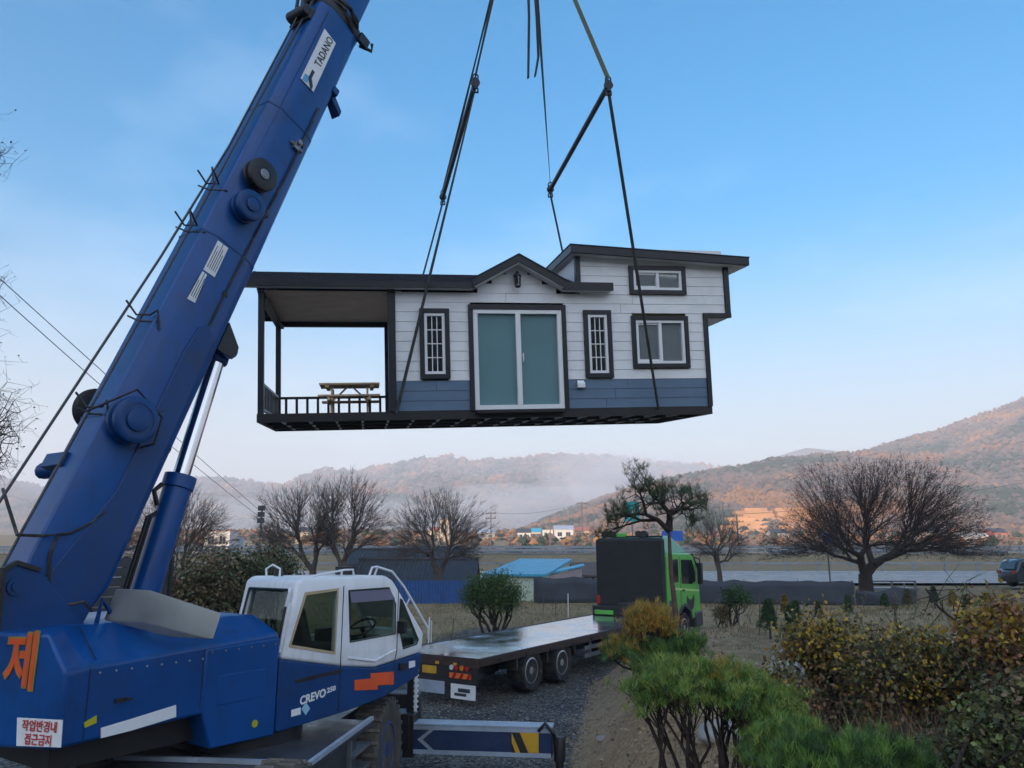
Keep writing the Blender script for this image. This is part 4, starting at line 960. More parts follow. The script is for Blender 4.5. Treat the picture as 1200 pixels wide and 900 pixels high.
for pxs in ([(255, 282), (267, 291), (251, 325), (238, 316)], [(237, 318), (242, 322), (228, 355), (219, 350)]):
    o, t, n, P = bplate(pxs, signw, 'rating_plate')
    b = MB(BX); 
    L_ = abs(P[2][0] - P[1][0]) ; 
    for k in range(5):
        nn = n + (k - 2) * .028; b.bb((t - L_ * .38, .333, nn - .004), (t + L_ * (.2 + .15 * (k % 3)), .335, nn + .004))
    b.build('fine_print', inkp, o)
# lamp horn under the boom, small valve, floodlight arm and rope sheave on the far side
t, n = bside(383, 116, .0); b = MB(BX); b.bb((t - .1, .05, -.47), (t + .02, .3, -.36)); b.loft([[(t - .05, .1, -.44), (t - .05, .24, -.44), (t - .17, .24, -.44), (t - .17, .1, -.44)], [(t - .22, .08, -.66), (t - .22, .26, -.66), (t - .32, .26, -.66), (t - .32, .08, -.66)]]); b.build('work_lamp', dblue, boom, bevel=.01)
t, n = bside(345, 172, .3); b = MB(BX); b.bb((t - .06, .3, n - .05), (t + .06, .37, n + .04)); b.cyl((t, .33, n - .12), (t, .33, n + .1), .025, n=8); b.cyl((t + .05, .37, n), (t + .05, .41, n), .04, n=10); b.build('valve', steel, boom)
t, n = bside(95, 545, -.1); b = MB(BX); b.bb((t - .1, -.5, .3), (t + .06, -.06, .46)); b.build('lamp_arm', dblue, boom, bevel=.01)
p = at(52, 552, 8.9); q = at(104, 546, 8.75)
b = MB(); b.cyl(q, p, .075, .095, n=14); b.ball(p, .1, n=6); b.tube([p + [0, 0, .08], p + [.03, 0, .15], p + [.1, 0, .08]], .012, 5); b.build('floodlight', dblue, boom)
b = MB(); c = at(112, 481, 9.35); b.lathe(c - BR * .05, BR, [(.0, 0), (.24, 0), (.27, .02), (.22, .05), (.27, .08), (.24, .1), (0, .1)], 30); b.build('rope_sheave', black, boom)
# rope guides (bent wire arms) on the boom's back edge
for px, py in ((185, 380), (248, 213), (222, 262), (126, 486)):
    t, n = bside(px, py, .2); b = MB(BX); b.tube([(t - .1, .31, n - .0), (t + .1, .3, n + .12), (t + .05, .2, .46), (t - .0, .1, .56), (t + .1, .06, .72)], .013, 6); b.tube([(t + .0, .28, .36), (t - .05, .1, .5), (t + .0, -.05, .58)], .011, 6); b.build('rope_guide', black, boom)
# winch ropes along the boom
def rp_(px, py, dn, a): 
    q = onplane(px, py, BX((0, a, 0)), BR) - BX((0, 0, 0)); return np.array((q @ BD, a, q @ BU))
p0 = rp_(-40, 648, 0, 0.); p1 = rp_(189, 300, 0, 0.); p2 = rp_(268, 172, 0, 0.)
b = MB(BX); b.tube([p0, p1, p2, (TB, 0, .5), (26.6, 0, .35)], .016, 6); b.build('winch_rope', rope, boom)
p0 = rp_(-10, 690, 0, .1); p1 = rp_(27, 620, 0, .1); p2 = rp_(153, 394, 0, .1); p3 = rp_(205, 300, 0, .1)
b = MB(BX); b.tube([p0, p1, p2, p3, (TB, .1, .45)], .016, 6); b.build('winch_rope', rope, boom)
# hose crossing the foot
def foot(px, py): t, n = bside(px, py, .34); return (t, .345, n)
b = MB(BX); b.tube([(.9, -.3, .75)] + [foot(*p) for p in ((20, 627), (52, 628), (68, 626), (58, 650), (57, 680), (60, 700), (72, 709), (84, 708), (98, 705), (108, 716))], .017, 6)
b.tube([foot(68, 626), foot(82, 625), foot(108, 612), foot(122, 600)], .013, 6); b.build('hose', rubber, boom)
# winch behind the foot
b = MB(KX); b.lathe((PU - .75, BV - .41, PZ - .05), (0, 1, 0), [(.0, 0), (.36, 0), (.36, .05), (.2, .06), (.2, .75), (.36, .76), (.36, .82), (0, .82)], 26); b.build('winch_drum', black, crane)

# ---- lift cylinder
ctop = onplane(257, 412, BX((0, 0, 0)), BR); cbot = KX((PU + 1.35, BV, 2.15)); ax = (ctop - cbot) / np.linalg.norm(ctop - cbot)
qb = onplane(217, 566, BX((0, 0, 0)), BR); tb_ = float((qb - cbot) @ ax)
b = MB(); b.lathe(cbot, ax, [(0, -.1), (.155, -.1), (.16, 0), (.16, tb_ - .1), (.185, tb_ - .09), (.185, tb_ + .06), (.13, tb_ + .07), (0, tb_ + .07)], 28); cyl = b.build('lift_cylinder', blue, crane)
b = MB(); b.cyl(cbot + ax * (tb_ + .05), ctop - ax * .05, .1, n=24); b.build('rod', chrome, cyl)
b = MB(); b.cyl(ctop - BR * .22, ctop + BR * .22, .12, n=20); b.lathe(ctop - ax * .16, ax, [(0, 0), (.13, 0), (.14, .02), (.14, .2), (0, .2)], 20); b.build('rod_eye', dblue, cyl)
for s in (-1, 1):
    b = MB(BX); q = ctop - BX((0, 0, 0)); t, n = float(q @ BD), float(q @ BU); b.prism([(t - .1, s * .2, n + .16), (t - .1, s * .2, n - .08), (t + .08, s * .2, n - .1), (t + .3, s * .2, n + .16)], (0, s * .03, 0)); b.build('cylinder_lug', black, boom)
b = MB(); side_ = np.cross(ax, BR); side_ /= np.linalg.norm(side_)
sg = -1 if (side_ @ np.array([1, 0, 0])) > 0 else 1
for k, off in enumerate((.21, .25)):
    b.tube([cbot + ax * .3 + side_ * sg * off, cbot + ax * (tb_ - .5) + side_ * sg * off, cbot + ax * (tb_ - .42) + side_ * sg * .15], .022, 6)
b.tube([cbot + ax * (tb_ - .35) + side_ * sg * .18, cbot + ax * (tb_ - .2) + side_ * sg * .27, cbot + ax * (tb_ - .1) + side_ * sg * .2], .03, 6)
b.build('cylinder_pipe', black, cyl)
b = MB(); b.lathe(cbot + ax * .45, ax, [(.158, 0), (.185, 0), (.185, .05), (.158, .05)], 24); b.build('pipe_clamp', black, cyl)

# ---- silver tank between boom and cab
b = MB()
tl = [onplane(p[0], p[1], KX((1.3, 0, 0)), CU) for p in ((125, 725), (138, 689), (175, 691), (262, 718), (252, 750), (167, 729))]
A_ = at(167, 729, 8.0); B_ = at(176, 691, 8.02); C_ = at(260, 718, 7.72); D_ = at(250, 750, 7.68)
E_ = at(121, 727, 8.25); F_ = at(136, 689, 8.3); G_ = F_ + (C_ - B_); H_ = E_ + (D_ - A_)
b.add([A_, B_, C_, D_, E_, F_, G_, H_], [(0, 1, 2, 3), (0, 4, 5, 1), (4, 7, 6, 5), (3, 2, 6, 7), (1, 5, 6, 2), (0, 3, 7, 4)])
b.build('hydraulic_tank', galv, crane, bevel=.012)
# ---- cab
CW = .98
up = [(2.57, 2.12), (2.75, 2.98), (2.84, 3.03), (4.28, 3.01), (4.43, 2.94), (5.1, 2.2), (5.07, 1.93), (4.13, 1.84), (3.55, 1.92)]
lo = [(2.545, 2.1), (2.57, 2.119), (3.55, 1.919), (4.13, 1.839), (5.07, 1.929), (4.99, 1.63), (4.31, 1.45), (3.7, 1.39), (2.6, 1.33), (2.54, 1.35)]
b = MB(KX); b.prism([(u, 0, z) for u, z in up], (0, -CW, 0))
cab = b.build('cab', white, crane)
bm_ = cab.modifiers.new('bevel', 'BEVEL'); bm_.width = .045; bm_.segments = 3; bm_.limit_method = 'ANGLE'; bm_.angle_limit = R(20)
def cutter(poly3, vec):
    q = MB(KX); q.prism(poly3, vec); return q.build('cut', white)
def inset(poly, d):
    c = np.mean(poly, 0); return [tuple(np.array(p) + (c - p) / np.linalg.norm(c - p) * d) for p in poly]
wq = [(2.70, 2.27), (2.89, 2.82), (3.385, 2.85), (3.38, 2.12)]
wd = [(3.66, 2.21), (3.60, 2.84), (4.33, 2.84), (4.47, 2.62), (4.48, 2.24)]
wf = [(4.66, 2.03), (4.57, 2.32), (4.57, 2.68), (4.62, 2.66), (4.97, 2.12), (4.93, 2.06)]
cuts = [cutter([(u, -.05, z) for u, z in [(2.68, 2.12), (2.83, 2.96), (4.27, 2.95), (4.39, 2.9), (5.03, 2.2), (5.0, 2.0), (3.5, 1.98)]], (0, -CW + .1, 0))]
for wdw in (wq, wd, wf): cuts.append(cutter([(u, .1, z) for u, z in wdw], (0, -CW - .2, 0)))
cuts.append(cutter([(2.3, -.1, 2.26), (2.3, -.88, 2.26), (2.3, -.86, 2.88), (2.3, -.12, 2.88)], (.6, 0, 0)))
cuts.append(cutter([(4.45, -.08, 2.86), (4.45, -.9, 2.86), (5.02, -.9, 2.2), (5.02, -.08, 2.2)], (.5, 0, .4)))
boolean(cab, cuts)
b = MB(KX); b.prism([(u, .002, z) for u, z in lo], (0, -CW - .004, 0)); b.build('cab_lower', dblue, cab, bevel=.03, seg=3)
for wdw in (wq, wd, wf):
    for y in (-.018, -CW + .01): b = MB(KX); b.prism([(u, y, z) for u, z in inset(wdw, -.012)], (0, .006, 0)); b.build('window_pane', cabglass, cab)
b = MB(KX); b.prism([(2.645, -.11, 2.27), (2.645, -.87, 2.27), (2.772, -.85, 2.875), (2.772, -.13, 2.875)], (.008, 0, 0)); b.build('rear_window', cabglass, cab)
b = MB(KX); b.prism([(4.50, -.06, 2.86), (4.50, -.92, 2.86), (5.07, -.92, 2.2), (5.07, -.06, 2.2)], (.006, 0, .006)); b.build('windscreen', cabglass, cab)
def gasket(poly, m, name, wd_=.035, y=.004, th=.02):
    c = np.mean(poly, 0); inn = [np.array(p) for p in poly]; outp = [p + (p - c) / np.linalg.norm(p - c) * wd_ for p in inn]; n = len(inn); b = MB(KX)
    for i in range(n):
        j = (i + 1) % n; b.prism([(inn[i][0], y, inn[i][1]), (inn[j][0], y, inn[j][1]), (outp[j][0], y, outp[j][1]), (outp[i][0], y, outp[i][1])], (0, -th, 0))
    return b.build(name, m, cab)
gasket(wq, tanf, 'window_gasket', .042, .008); gasket(wd, black, 'window_gasket', .02, .004); gasket(wf, black, 'window_gasket', .018, .004)
b = MB(KX)
rw = [(-.1, 2.26), (-.88, 2.26), (-.86, 2.885), (-.12, 2.885)]
def rx_(v, z, o): return (2.57 + (z - 2.12) * .2115 - o, v, z)
for i in range(4):
    p, q = rw[i], rw[(i + 1) % 4]; b.tube([rx_(*p, .004), rx_(*q, .004)], .016, 5)
b.build('window_gasket', black, cab)
b = MB(KX); b.prism([(3.6, .012, 2.83), (4.335, .012, 2.83), (4.43, .03, 2.69), (3.61, .03, 2.69)], (0, .008, 0)); b.build('rain_visor', visor, cab)
# door seams, crease, handle, lettering
for pts in ([(3.5, 1.4), (3.5, 2.9)], [(4.53, 2.86), (4.53, 2.0), (4.36, 1.47)]):
    b = MB(KX); b.tube([(u, .003, z) for u, z in pts], .007, 4); b.build('door_seam', black, cab)
b = MB(KX); b.tube([(3.62, .004, 2.02), (4.1, .012, 1.93), (4.5, .004, 2.02)], .018, 6); b.build('door_crease', white, cab)
side_poly('door_handle', [(467, 778), (475, 777), (475, 784), (467, 785)], black, cab, .03, .03)
side_poly('sticker', [(479, 775), (486, 774), (486, 781), (479, 783)], signw, cab, .008)
side_poly('orange_strip', [(415, 797), (434, 795), (434, 789), (461, 787), (461, 802), (442, 803), (442, 808), (415, 809)], orange, cab, .008)
side_poly('air_slot', [(346, 797), (400, 784), (400, 788), (346, 801)], black, cab, .006)
u0, z0 = side_at(378, 815, .006)
text_mesh('CREVO', .13, KX((u0 - .15, .007, z0 + .01)), CU + [0, 0, .1], (0, 0, 1), signw, 'lettering', cab, .002, width=.4, bold=.004)
u0, z0 = side_at(384, 808, .006); text_mesh('250', .08, KX((u0 + .06, .007, z0 - .005)), CU + [0, 0, .1], (0, 0, 1), signw, 'lettering', cab, .002, width=.14, bold=.002)
side_poly('sticker', [(341, 832), (352, 829), (352, 837), (341, 840)], signw, cab, .006)
side_poly('diamond_sticker', [(358, 823), (363, 830), (358, 838), (353, 831)], pmat('pale_blue_sticker', (.25, .5, .6), .5), cab, .006)
# rails, beacon, mirror, wiper
def rail(pts, r=.014, name='roof_rail'):
    b = MB(KX); b.tube(pts, r, 7); return b.build(name, white, cab)
rail([(2.85, -.7, 3.0), (2.85, -.72, 3.12), (2.9, -.66, 3.17), (2.97, -.6, 3.12), (2.97, -.6, 3.0)])
rail([(2.95, -.06, 3.02), (3.1, -.05, 3.05), (3.55, -.05, 3.1), (3.7, -.05, 3.1), (3.72, -.05, 3.01)]); rail([(3.5, -.05, 3.095), (3.5, -.05, 3.01)])
rail([(4.0, -.05, 3.01), (4.03, -.03, 3.12), (4.1, -.02, 3.13), (4.38, .01, 3.06), (4.62, .03, 2.84), (5.12, .05, 2.26), (5.16, .03, 2.1)], .016); rail([(4.1, -.05, 3.01), (4.12, -.02, 3.12)]); rail([(4.74, -.03, 2.6), (4.74, .035, 2.7)])
rail([(5.17, .03, 2.4), (5.16, .03, 2.05)], .01)
b = MB(KX); b.tube([rx_(-.02, 2.2, .03), rx_(.0, 2.5, .05), rx_(.0, 2.75, .06)], .014, 6); b.tube([rx_(-.1, 2.9, .02), rx_(-.04, 2.86, .06), rx_(-.06, 2.7, .05)], .018, 6); b.build('rear_grab_rail', white, cab)
b = MB(KX); b.lathe((3.05, -.72, 3.02), (0, 0, 1), [(0, 0), (.06, 0), (.06, .04), (.05, .1), (0, .12)], 14); b.build('roof_lamp', black, cab)
b = MB(KX); b.bb((4.1, -.8, 3.0), (4.3, -.6, 3.12)); b.build('roof_horn', black, cab)
b = MB(KX); b.bb((4.5, .02, 2.24), (4.56, .16, 2.4)); b.tube([(4.53, .0, 2.3), (4.53, .08, 2.22)], .012, 5); b.build('mirror', black, cab, bevel=.01)
b = MB(KX); b.tube([(2.62, -.85, 2.3), (2.60, -.5, 2.4), (2.62, -.2, 2.36)], .009, 5); b.build('wiper', black, cab)
b = MB(KX); b.loft([[(3.2, -.3, 2.0), (3.75, -.3, 2.0), (3.75, -.75, 2.0), (3.2, -.75, 2.0)], [(3.22, -.3, 2.16), (3.75, -.3, 2.18), (3.75, -.75, 2.18), (3.22, -.75, 2.16)]]); b.loft([[(3.22, -.32, 2.12), (3.36, -.32, 2.12), (3.36, -.73, 2.12), (3.22, -.73, 2.12)], [(3.08, -.34, 2.62), (3.2, -.34, 2.65), (3.2, -.71, 2.65), (3.08, -.71, 2.62)]]); b.build('seat', seatm, cab, bevel=.04)
b = MB(KX); c = np.array((4.35, -.5, 2.3)); a_ = np.array((-.5, 0, .86)); b.tube([c + .2 * (np.array((.86, 0, .5)) * math.cos(t) + np.array((0, 1, 0)) * math.sin(t)) for t in np.linspace(0, 6.28, 22)], .016, 6); b.cyl(c, c - a_ * .35, .03, n=8); b.bb(c - [.19, .02, .01], c + [.19, .02, .01]); b.build('steering_wheel', black, cab)
b = MB(KX); b.bb((4.5, -.92, 1.98), (4.95, -.06, 2.14)); b.bb((3.9, -.95, 2.0), (4.4, -.8, 2.3)); b.build('dashboard', black, cab, bevel=.02)

# ---- carrier
b = MB(RX); b.bb((-3.6, -.6, .62), (3.5, .6, 1.14)); b.bb((-3.7, -1.2, .7), (-2.3, 1.2, 1.1)); b.build('chassis', black, crane, bevel=.02)
b = MB(RX)
b.prism([(-1.35, 1.25, 1.12), (-1.35, -1.25, 1.12), (3.35, -1.25, 1.12), (3.35, .78, 1.12), (.84, .8, 1.12), (.82, 1.25, 1.12)], (0, 0, .07)); b.prism([(-3.7, 1.2, 1.12), (-3.7, -1.25, 1.12), (-1.36, -1.25, 1.12), (-1.36, 1.2, 1.12)], (0, 0, .06))
dk = b.build('deck', dgrey, crane, bevel=.015)
b = MB(RX); b.bb((-1.36, 1.21, 1.19), (.83, 1.262, 1.235)); b.bb((-1.36, -.9, 1.19), (-1.31, 1.2, 1.235)); b.build('deck_edge', lgrey, dk)
b = MB(RX); b.bb((-1.34, 1.0, .62), (-.7, 1.22, 1.12)); b.bb((-.68, 1.02, .5), (.35, 1.2, 1.12)); b.build('side_box', dgrey, crane, bevel=.01)
b = MB(RX)
for z in (.42, .68, .92): b.bb((.0, 1.1, z), (.72, 1.27, z + .04))
b.bb((-.03, 1.1, .35), (.02, 1.25, 1.12)); b.build('step', steel, crane)
wm = pmat('wheel_rim_blue', (.012, .04, .2), .5, var=.2, dirt=(.1, .09, .08), damt=.4)
def wheel(a, s, par, X, r=.67, wd_=.38, yc=1.05, rim=wm, m=rubber, tm=tread, lugs=56, rr=.52, prof=.0):
    c = np.array((a, s * yc, r)); axx = (0, s, 0); h = wd_ / 2
    b = MB(X); b.lathe(c, axx, [(r * rr, -h * .9), (r * .9, -h), (r * .975, -h * .8), (r * .985, 0), (r * .975, h * .8), (r * .9, h), (r * (rr + .08), h * .92), (r * rr, h * .8)], 48, 0)
    for k in range(lugs):
        t = 2 * math.pi * k / lugs; er = np.array((math.cos(t), 0, math.sin(t))); et = np.array((-math.sin(t), 0, math.cos(t))); sgn = 1 if k % 2 else -1
        rot = np.array([er, et, (0, 1, 0)]).T; b.box(c + er * r * .972 + np.array((0, sgn * h * .5, 0)), (.034 * r / .6, r * .06, h * .98), rot, 1)
    wv = b.build('wheel', [m, tm], par)
    b = MB(X); b.lathe(c, axx, [(0, -h * .3), (r * rr * .98, -h * .3), (r * rr * 1.02, h * .82), (r * rr * .93, h * .86), (r * rr * .86, h * .5), (r * rr * .6, h * .35), (r * rr * .5, h * .5), (r * rr * .32, h * .55), (r * rr * .3, h * .8), (0, h * .85)], 32)
    b.build('rim', rim, wv)
    b = MB(X)
    for k in range(10):
        t = 2 * math.pi * k / 10; p = c + r * rr * .68 * np.array((math.cos(t), 0, math.sin(t))) + np.array((0, s * h * .34, 0)); b.cyl(p, p + np.array((0, s * h * .18, 0)), r * .03, n=6)
    b.build('wheel_nuts', steel, wv); return wv
for a in (1.55, -1.75):
    for s in (1, -1): wheel(a, s, crane, RX, yc=1.1, m=dusty)
# front outriggers
hzr = pmat('hazard_black', (.015, .015, .015), .6)
def outrigger(a, s):
    b = MB(RX); b.bb((a - .2, s * .6, .42), (a + .2, s * 1.3, .92)); b.build('outrigger_housing', black, crane, bevel=.01)
    b = MB(RX); b.bb((a - .14, s * 1.28, .36), (a + .14, s * 3.45, .76)); ob = b.build('outrigger_beam', navy, crane, bevel=.015)
    f = a - .143
    b = MB(RX)
    for z in (.725, .385): b.bb((f - .012, s * 1.32, z - .03), (f, s * 3.43, z + .03))
    b.prism([(f - .01, s * 1.42, .555), (f - .01, s * 1.6, .695), (f - .01, s * 1.67, .695), (f - .01, s * 1.5, .555), (f - .01, s * 1.67, .415), (f - .01, s * 1.6, .415)], (.009, 0, 0))
    b.bb((a - .16, s * 1.3, .76), (a + .16, s * 3.46, .78)); b.build('beam_edging', lgrey, ob)
    b = MB(RX); b.bb((f - .011, s * 2.85, .415), (f - .001, s * 3.25, .695)); hs_ = b.build('hazard_panel', yellow, ob)
    b = MB(RX)
    b.prism([(f - .014, s * 2.85, .694), (f - .014, s * 2.97, .694), (f - .014, s * 3.1, .416), (f - .014, s * 2.98, .416)], (.004, 0, 0)); b.prism([(f - .014, s * 2.85, .55), (f - .014, s * 2.91, .416), (f - .014, s * 2.85, .416)], (.004, 0, 0)); b.build('hazard_stripe', hzr, hs_)
    b = MB(RX); b.lathe((a, s * 3.55, .08), (0, 0, 1), [(0, 0), (.06, 0), (.06, .2), (.085, .2), (.09, .5), (.06, .54), (0, .54)], 20); b.tube([(a - .14, s * 3.25, .72), (a - .2, s * 3.35, .84), (a - .2, s * 3.48, .7), (a - .15, s * 3.5, .55)], .03, 7); b.build('jack', black, ob)
    b = MB(RX); b.bb((a - .3, s * 3.25, .005), (a + .3, s * 3.85, .09)); b.build('float_pad', lgrey, ob, bevel=.01)
    b = MB(RX); b.bb((a - .08, s * 1.22, .35), (a + .08, s * 1.32, 1.5)); b.bb((a - .17, s * 1.2, .3), (a + .17, s * 1.36, .9)); b.build('outrigger_post', black, crane, bevel=.01)
    b = MB(RX); b.bb((a - .16, s * 1.36, .95), (a - .145, s * 1.40, 1.7)); 
    for k in range(9): b.bb((a - .15, s * 1.345, 1.0 + k * .075), (a - .1, s * 1.41, 1.025 + k * .075))
    b.build('level_ladder', signw, crane)
outrigger(2.75, 1)
b = MB(RX); b.prism([(3.4, 1.25, .6), (3.4, -1.25, .6), (3.75, -1.2, .6), (3.75, 1.2, .6)], (0, 0, .45)); b.build('front_bumper', black, crane, bevel=.02)
b = MB(RX); b.ball((-3.05, -1.15, 1.18), (.55, .3, .22), n=8); b.build('rear_fender', lgrey, crane)
# hook block and hoist lines from the boom head down to the slings
b = MB(); hh = BX((26.8, 0, -.4))
hook = thing('hook_block', 'crane hook block holding all the house slings above the spreader bars', 'hook', tuple(HK))
b.bb(HK + [-.16, -.2, .35], HK + [.16, .2, 1.0]); b.build('sheave_block', black, hook, bevel=.03)
b = MB(); b.tube([HK + [0, 0, .4], HK + [0, 0, .2], HK + [.1, 0, .1], HK + [.08, 0, -.04], HK + [-.02, 0, -.07], HK + [-.11, 0, 0]], .045, 10); b.build('hook', steel, hook)
for dx in (-.12, .12):
    b = MB(); b.tube([HK + [dx, 0, .9], hh + [dx, 0, 0]], .013, 6); b.build('hoist_rope', rope, hook)
# ================================================================ FLATBED TRUCK
FA = R(56.8); FU = np.array([math.cos(FA), math.sin(FA), 0]); FV = np.array([math.sin(FA), -math.cos(FA), 0]); FT = np.array([-.684, 17.44, 0])
def TX(p): return FT + FU * p[0] + FV * p[1] + np.array([0, 0, p[2] + .03 + max(0, p[0] - 3) * .012])     # forward, right (0 = right side), up
green = pmat('lime_green_paint', (.1, .42, .06), .35, var=.08, coat=.3, dirt=(.1, .12, .05), damt=.3)
teal_g = pmat('pale_green_paint', (.1, .34, .22), .35, var=.08, coat=.3)
redb = pmat('rusty_red_rail', (.035, .018, .015), .6, var=.5, scale=6)
alu = pmat('aluminium_deck', (.5, .52, .55), .16, .85, var=.2, scale=.9, rvar=.15, dirt=(.2, .18, .16), damt=.35, dscale=1.1)
ltr = pmat('red_tail_lamp', (.4, .02, .02), .25); lta = pmat('amber_tail_lamp', (.6, .2, .02), .25); ltw = pmat('white_tail_lamp', (.6, .6, .6), .25)
refo = pmat('orange_reflector', (.7, .16, .02), .4); tarp = pmat('black_tarpaulin', (.012, .013, .014), .75, var=.3, bump=.3, bscale=4)
rimm = pmat('alloy_rim', (.5, .5, .52), .35, .7, var=.1, dirt=(.12, .1, .09), damt=.5)
truck = thing('flatbed_truck', 'lime green flatbed lorry with empty shiny deck and black rear cab wall', 'truck', tuple(FT))
DW = 2.6; DZ = .98; DL = 10.4
b = MB(TX); b.bb((0, -DW + .04, DZ - .03), (DL, -.04, DZ)); b.build('deck', alu, truck)
b = MB(TX)
for y in (0, -DW): b.bb((-.03, y - .035, DZ - .16), (DL, y + .035, DZ + .012))
b.bb((-.06, -DW, DZ - .2), (-.0, 0, DZ + .01)); b.build('deck_rail', redb, truck, bevel=.008)
b = MB(TX)
for k in range(11): b.bb((.4 + k * .95, -DW + .05, DZ - .16), (.48 + k * .95, -.05, DZ - .03))
for y in (-.75, -1.85): b.bb((.1, y - .06, DZ - .5), (DL + 3, y + .06, DZ - .16))
b.build('chassis', black, truck)
b = MB(TX)
for k in range(9): b.bb((.7 + k * 1.1, .035, DZ - .13), (.78 + k * 1.1, .05, DZ - .05))
sh = b.build('rope_hooks', black, truck); sh['kind'] = 'stuff'
# rear end
b = MB(TX); b.bb((-.05, -DW + .05, .42), (.03, -.05, DZ - .2)); b.bb((-.07, -DW + .1, .36), (-.01, -.1, .5)); rearp = b.build('rear_panel', black, truck)
for y, m in ((-.72, ltw), (-.58, ltr), (-.44, lta), (-.30, ltr)):
    for mir in (0, 1):
        yy = y if not mir else -DW - y; b = MB(TX); b.cyl((-.055, yy, .77), (-.085, yy, .77), .055, n=16); b.build('tail_lamp', m, rearp)
b = MB(TX); b.bb((-.07, -.78, .55), (-.055, -.2, .66)); b.build('reflector_board', refo, rearp)
b = MB(TX)
for k in range(3): b.prism([(-.075, -.72 + k * .2, .55), (-.075, -.64 + k * .2, .55), (-.075, -.58 + k * .2, .66), (-.075, -.66 + k * .2, .66)], (.004, 0, 0))
b.build('reflector_stripe', ltr, rearp)
b = MB(TX); b.bb((-.09, -.72, .14), (-.075, -.06, .44)); b.build('mud_flap_board', signw, rearp)
b = MB(TX); b.bb((-.09, -1.75, .2), (-.075, -.9, .46)); b.build('plate_board', lgrey, rearp)
b = MB(TX); b.bb((-.094, -.62, .2), (-.09, -.3, .26)); b.bb((-.094, -.52, .28), (-.09, -.2, .36)); b.build('flap_print', dgrey, rearp)
b = MB(TX); b.bb((-.07, -1.55, .6), (-.055, -1.15, .76)); b.build('number_plate', yellow, rearp)
for yy in (-.6, -1.1):
    b = MB(TX); b.bb((-.075, yy - .08, DZ - .17), (-.06, yy + .02, DZ - .11)); b.build('marker_lamp', yellow, rearp)
# wheels
for t in (2.15, 3.62):
    for yc in (-.22, -DW + .22): wheel(t, 1 if yc > -1 else -1, truck, lambda p: TX((p[0], p[1] - 1.3, p[2])), .48, .46, 1.08, rimm, rubber, rubber, 30, .6)
for t in (12.35,):
    for s in (1, -1): wheel(t, s, truck, lambda p: TX((p[0], p[1] - 1.3, p[2])), .5, .36, 1.05, rimm, rubber, rubber, 30, .58)
for t in (1.55, 2.93, 4.35):
    b = MB(TX); b.bb((t - .03, -.52, .55), (t + .03, -.05, .84)); b.build('mud_flap', rubber, truck)
b = MB(TX)
for z in (.42, .62): b.bb((4.9, -.1, z), (9.6, -.06, z + .1))
for k in range(4): b.bb((5.2 + k * 1.4, -.12, .4), (5.27 + k * 1.4, -.06, DZ - .16))
b.build('side_guard', steel, truck)
b = MB(TX); b.bb((6.4, -.75, .35), (7.6, -.12, .78)); b.build('tool_box', black, truck, bevel=.03)
b = MB(TX); b.cyl((8.3, -.45, .55), (9.4, -.45, .55), .3, n=20); b.build('fuel_tank', steel, truck, bevel=.03)
# black covered headboard
b = MB(TX); b.loft([[(10.45, -2.5, 1.25), (10.45, -.08, 1.25), (10.75, -.08, 1.25), (10.75, -2.5, 1.25)], [(10.45, -2.52, 3.48), (10.45, -.06, 3.48), (10.75, -.06, 3.48), (10.75, -2.52, 3.48)], [(10.55, -2.45, 3.55), (10.55, -.12, 3.55), (10.75, -.12, 3.55), (10.75, -2.45, 3.55)]]); b.build('tarpaulin_headboard', tarp, truck, bevel=.03)
b = MB(TX); b.bb((10.25, -2.6, .98), (10.8, -.0, 1.3)); b.bb((10.2, -1.6, 1.0), (10.4, -.5, 1.45)); b.build('headboard_base', black, truck, bevel=.04)
b = MB(TX); b.bb((10.12, -2.45, 1.02), (10.22, -1.75, 1.16)); b.build('green_tie_down', green, truck, bevel=.02)
b = MB(TX); b.bb((10.44, -2.5, 1.35), (10.46, -2.38, 1.62)); b.build('side_marker_lamp', ltr, truck)
# cab
cabp = [(10.85, 1.0), (10.85, 2.95), (11.0, 3.05), (13.0, 3.0), (13.55, 2.85), (13.9, 2.0), (13.95, 1.0), (13.7, .72), (13.0, .72), (12.98, .9), (12.8, 1.12), (12.35, 1.2), (11.9, 1.12), (11.72, .9), (11.7, .72), (10.9, .72)]
b = MB(TX); b.prism([(t, -.06, z) for t, z in cabp], (0, -2.46, 0)); tc_ = b.build('cab', green, truck, bevel=.05, seg=3)
b = MB(TX); b.loft([[(11.0, -.15, 3.0), (11.0, -2.4, 3.0), (13.1, -2.4, 2.98), (13.1, -.15, 2.98)], [(11.0, -.3, 3.62), (11.0, -2.25, 3.62), (12.0, -2.2, 3.62), (12.0, -.35, 3.62)]]); b.build('roof_deflector', teal_g, tc_, bevel=.06, seg=3)
def tside(name, pts, m, par, o=-.05, th=.03): b = MB(TX); b.prism([(t, o, z) for t, z in pts], (0, -th, 0)); return b.build(name, m, par)
tglass = pmat('dark_cab_glass', (.01, .013, .016), .06, var=.1, coat=.5)
tside('side_window', [(11.2, 2.05), (11.2, 2.82), (11.85, 2.82), (11.85, 2.05)], tglass, tc_); tside('door_window', [(12.15, 1.98), (12.15, 2.8), (13.2, 2.76), (13.5, 2.3), (13.5, 2.0), (13.1, 1.92)], tglass, tc_)
tside('door_seam', [(12.02, 1.15), (12.02, 2.9), (12.05, 2.9), (12.05, 1.15)], black, tc_, -.055, .02); tside('door_handle', [(12.15, 1.72), (12.4, 1.72), (12.4, 1.78), (12.15, 1.78)], black, tc_, -.04, .03)
tside('door_stripe', [(11.2, 1.92), (12.0, 1.84), (13.85, 1.68), (13.85, 1.62), (12.0, 1.76), (11.2, 1.84)], pmat('pale_yellow_green', (.4, .6, .2), .4), tc_, -.053, .02)
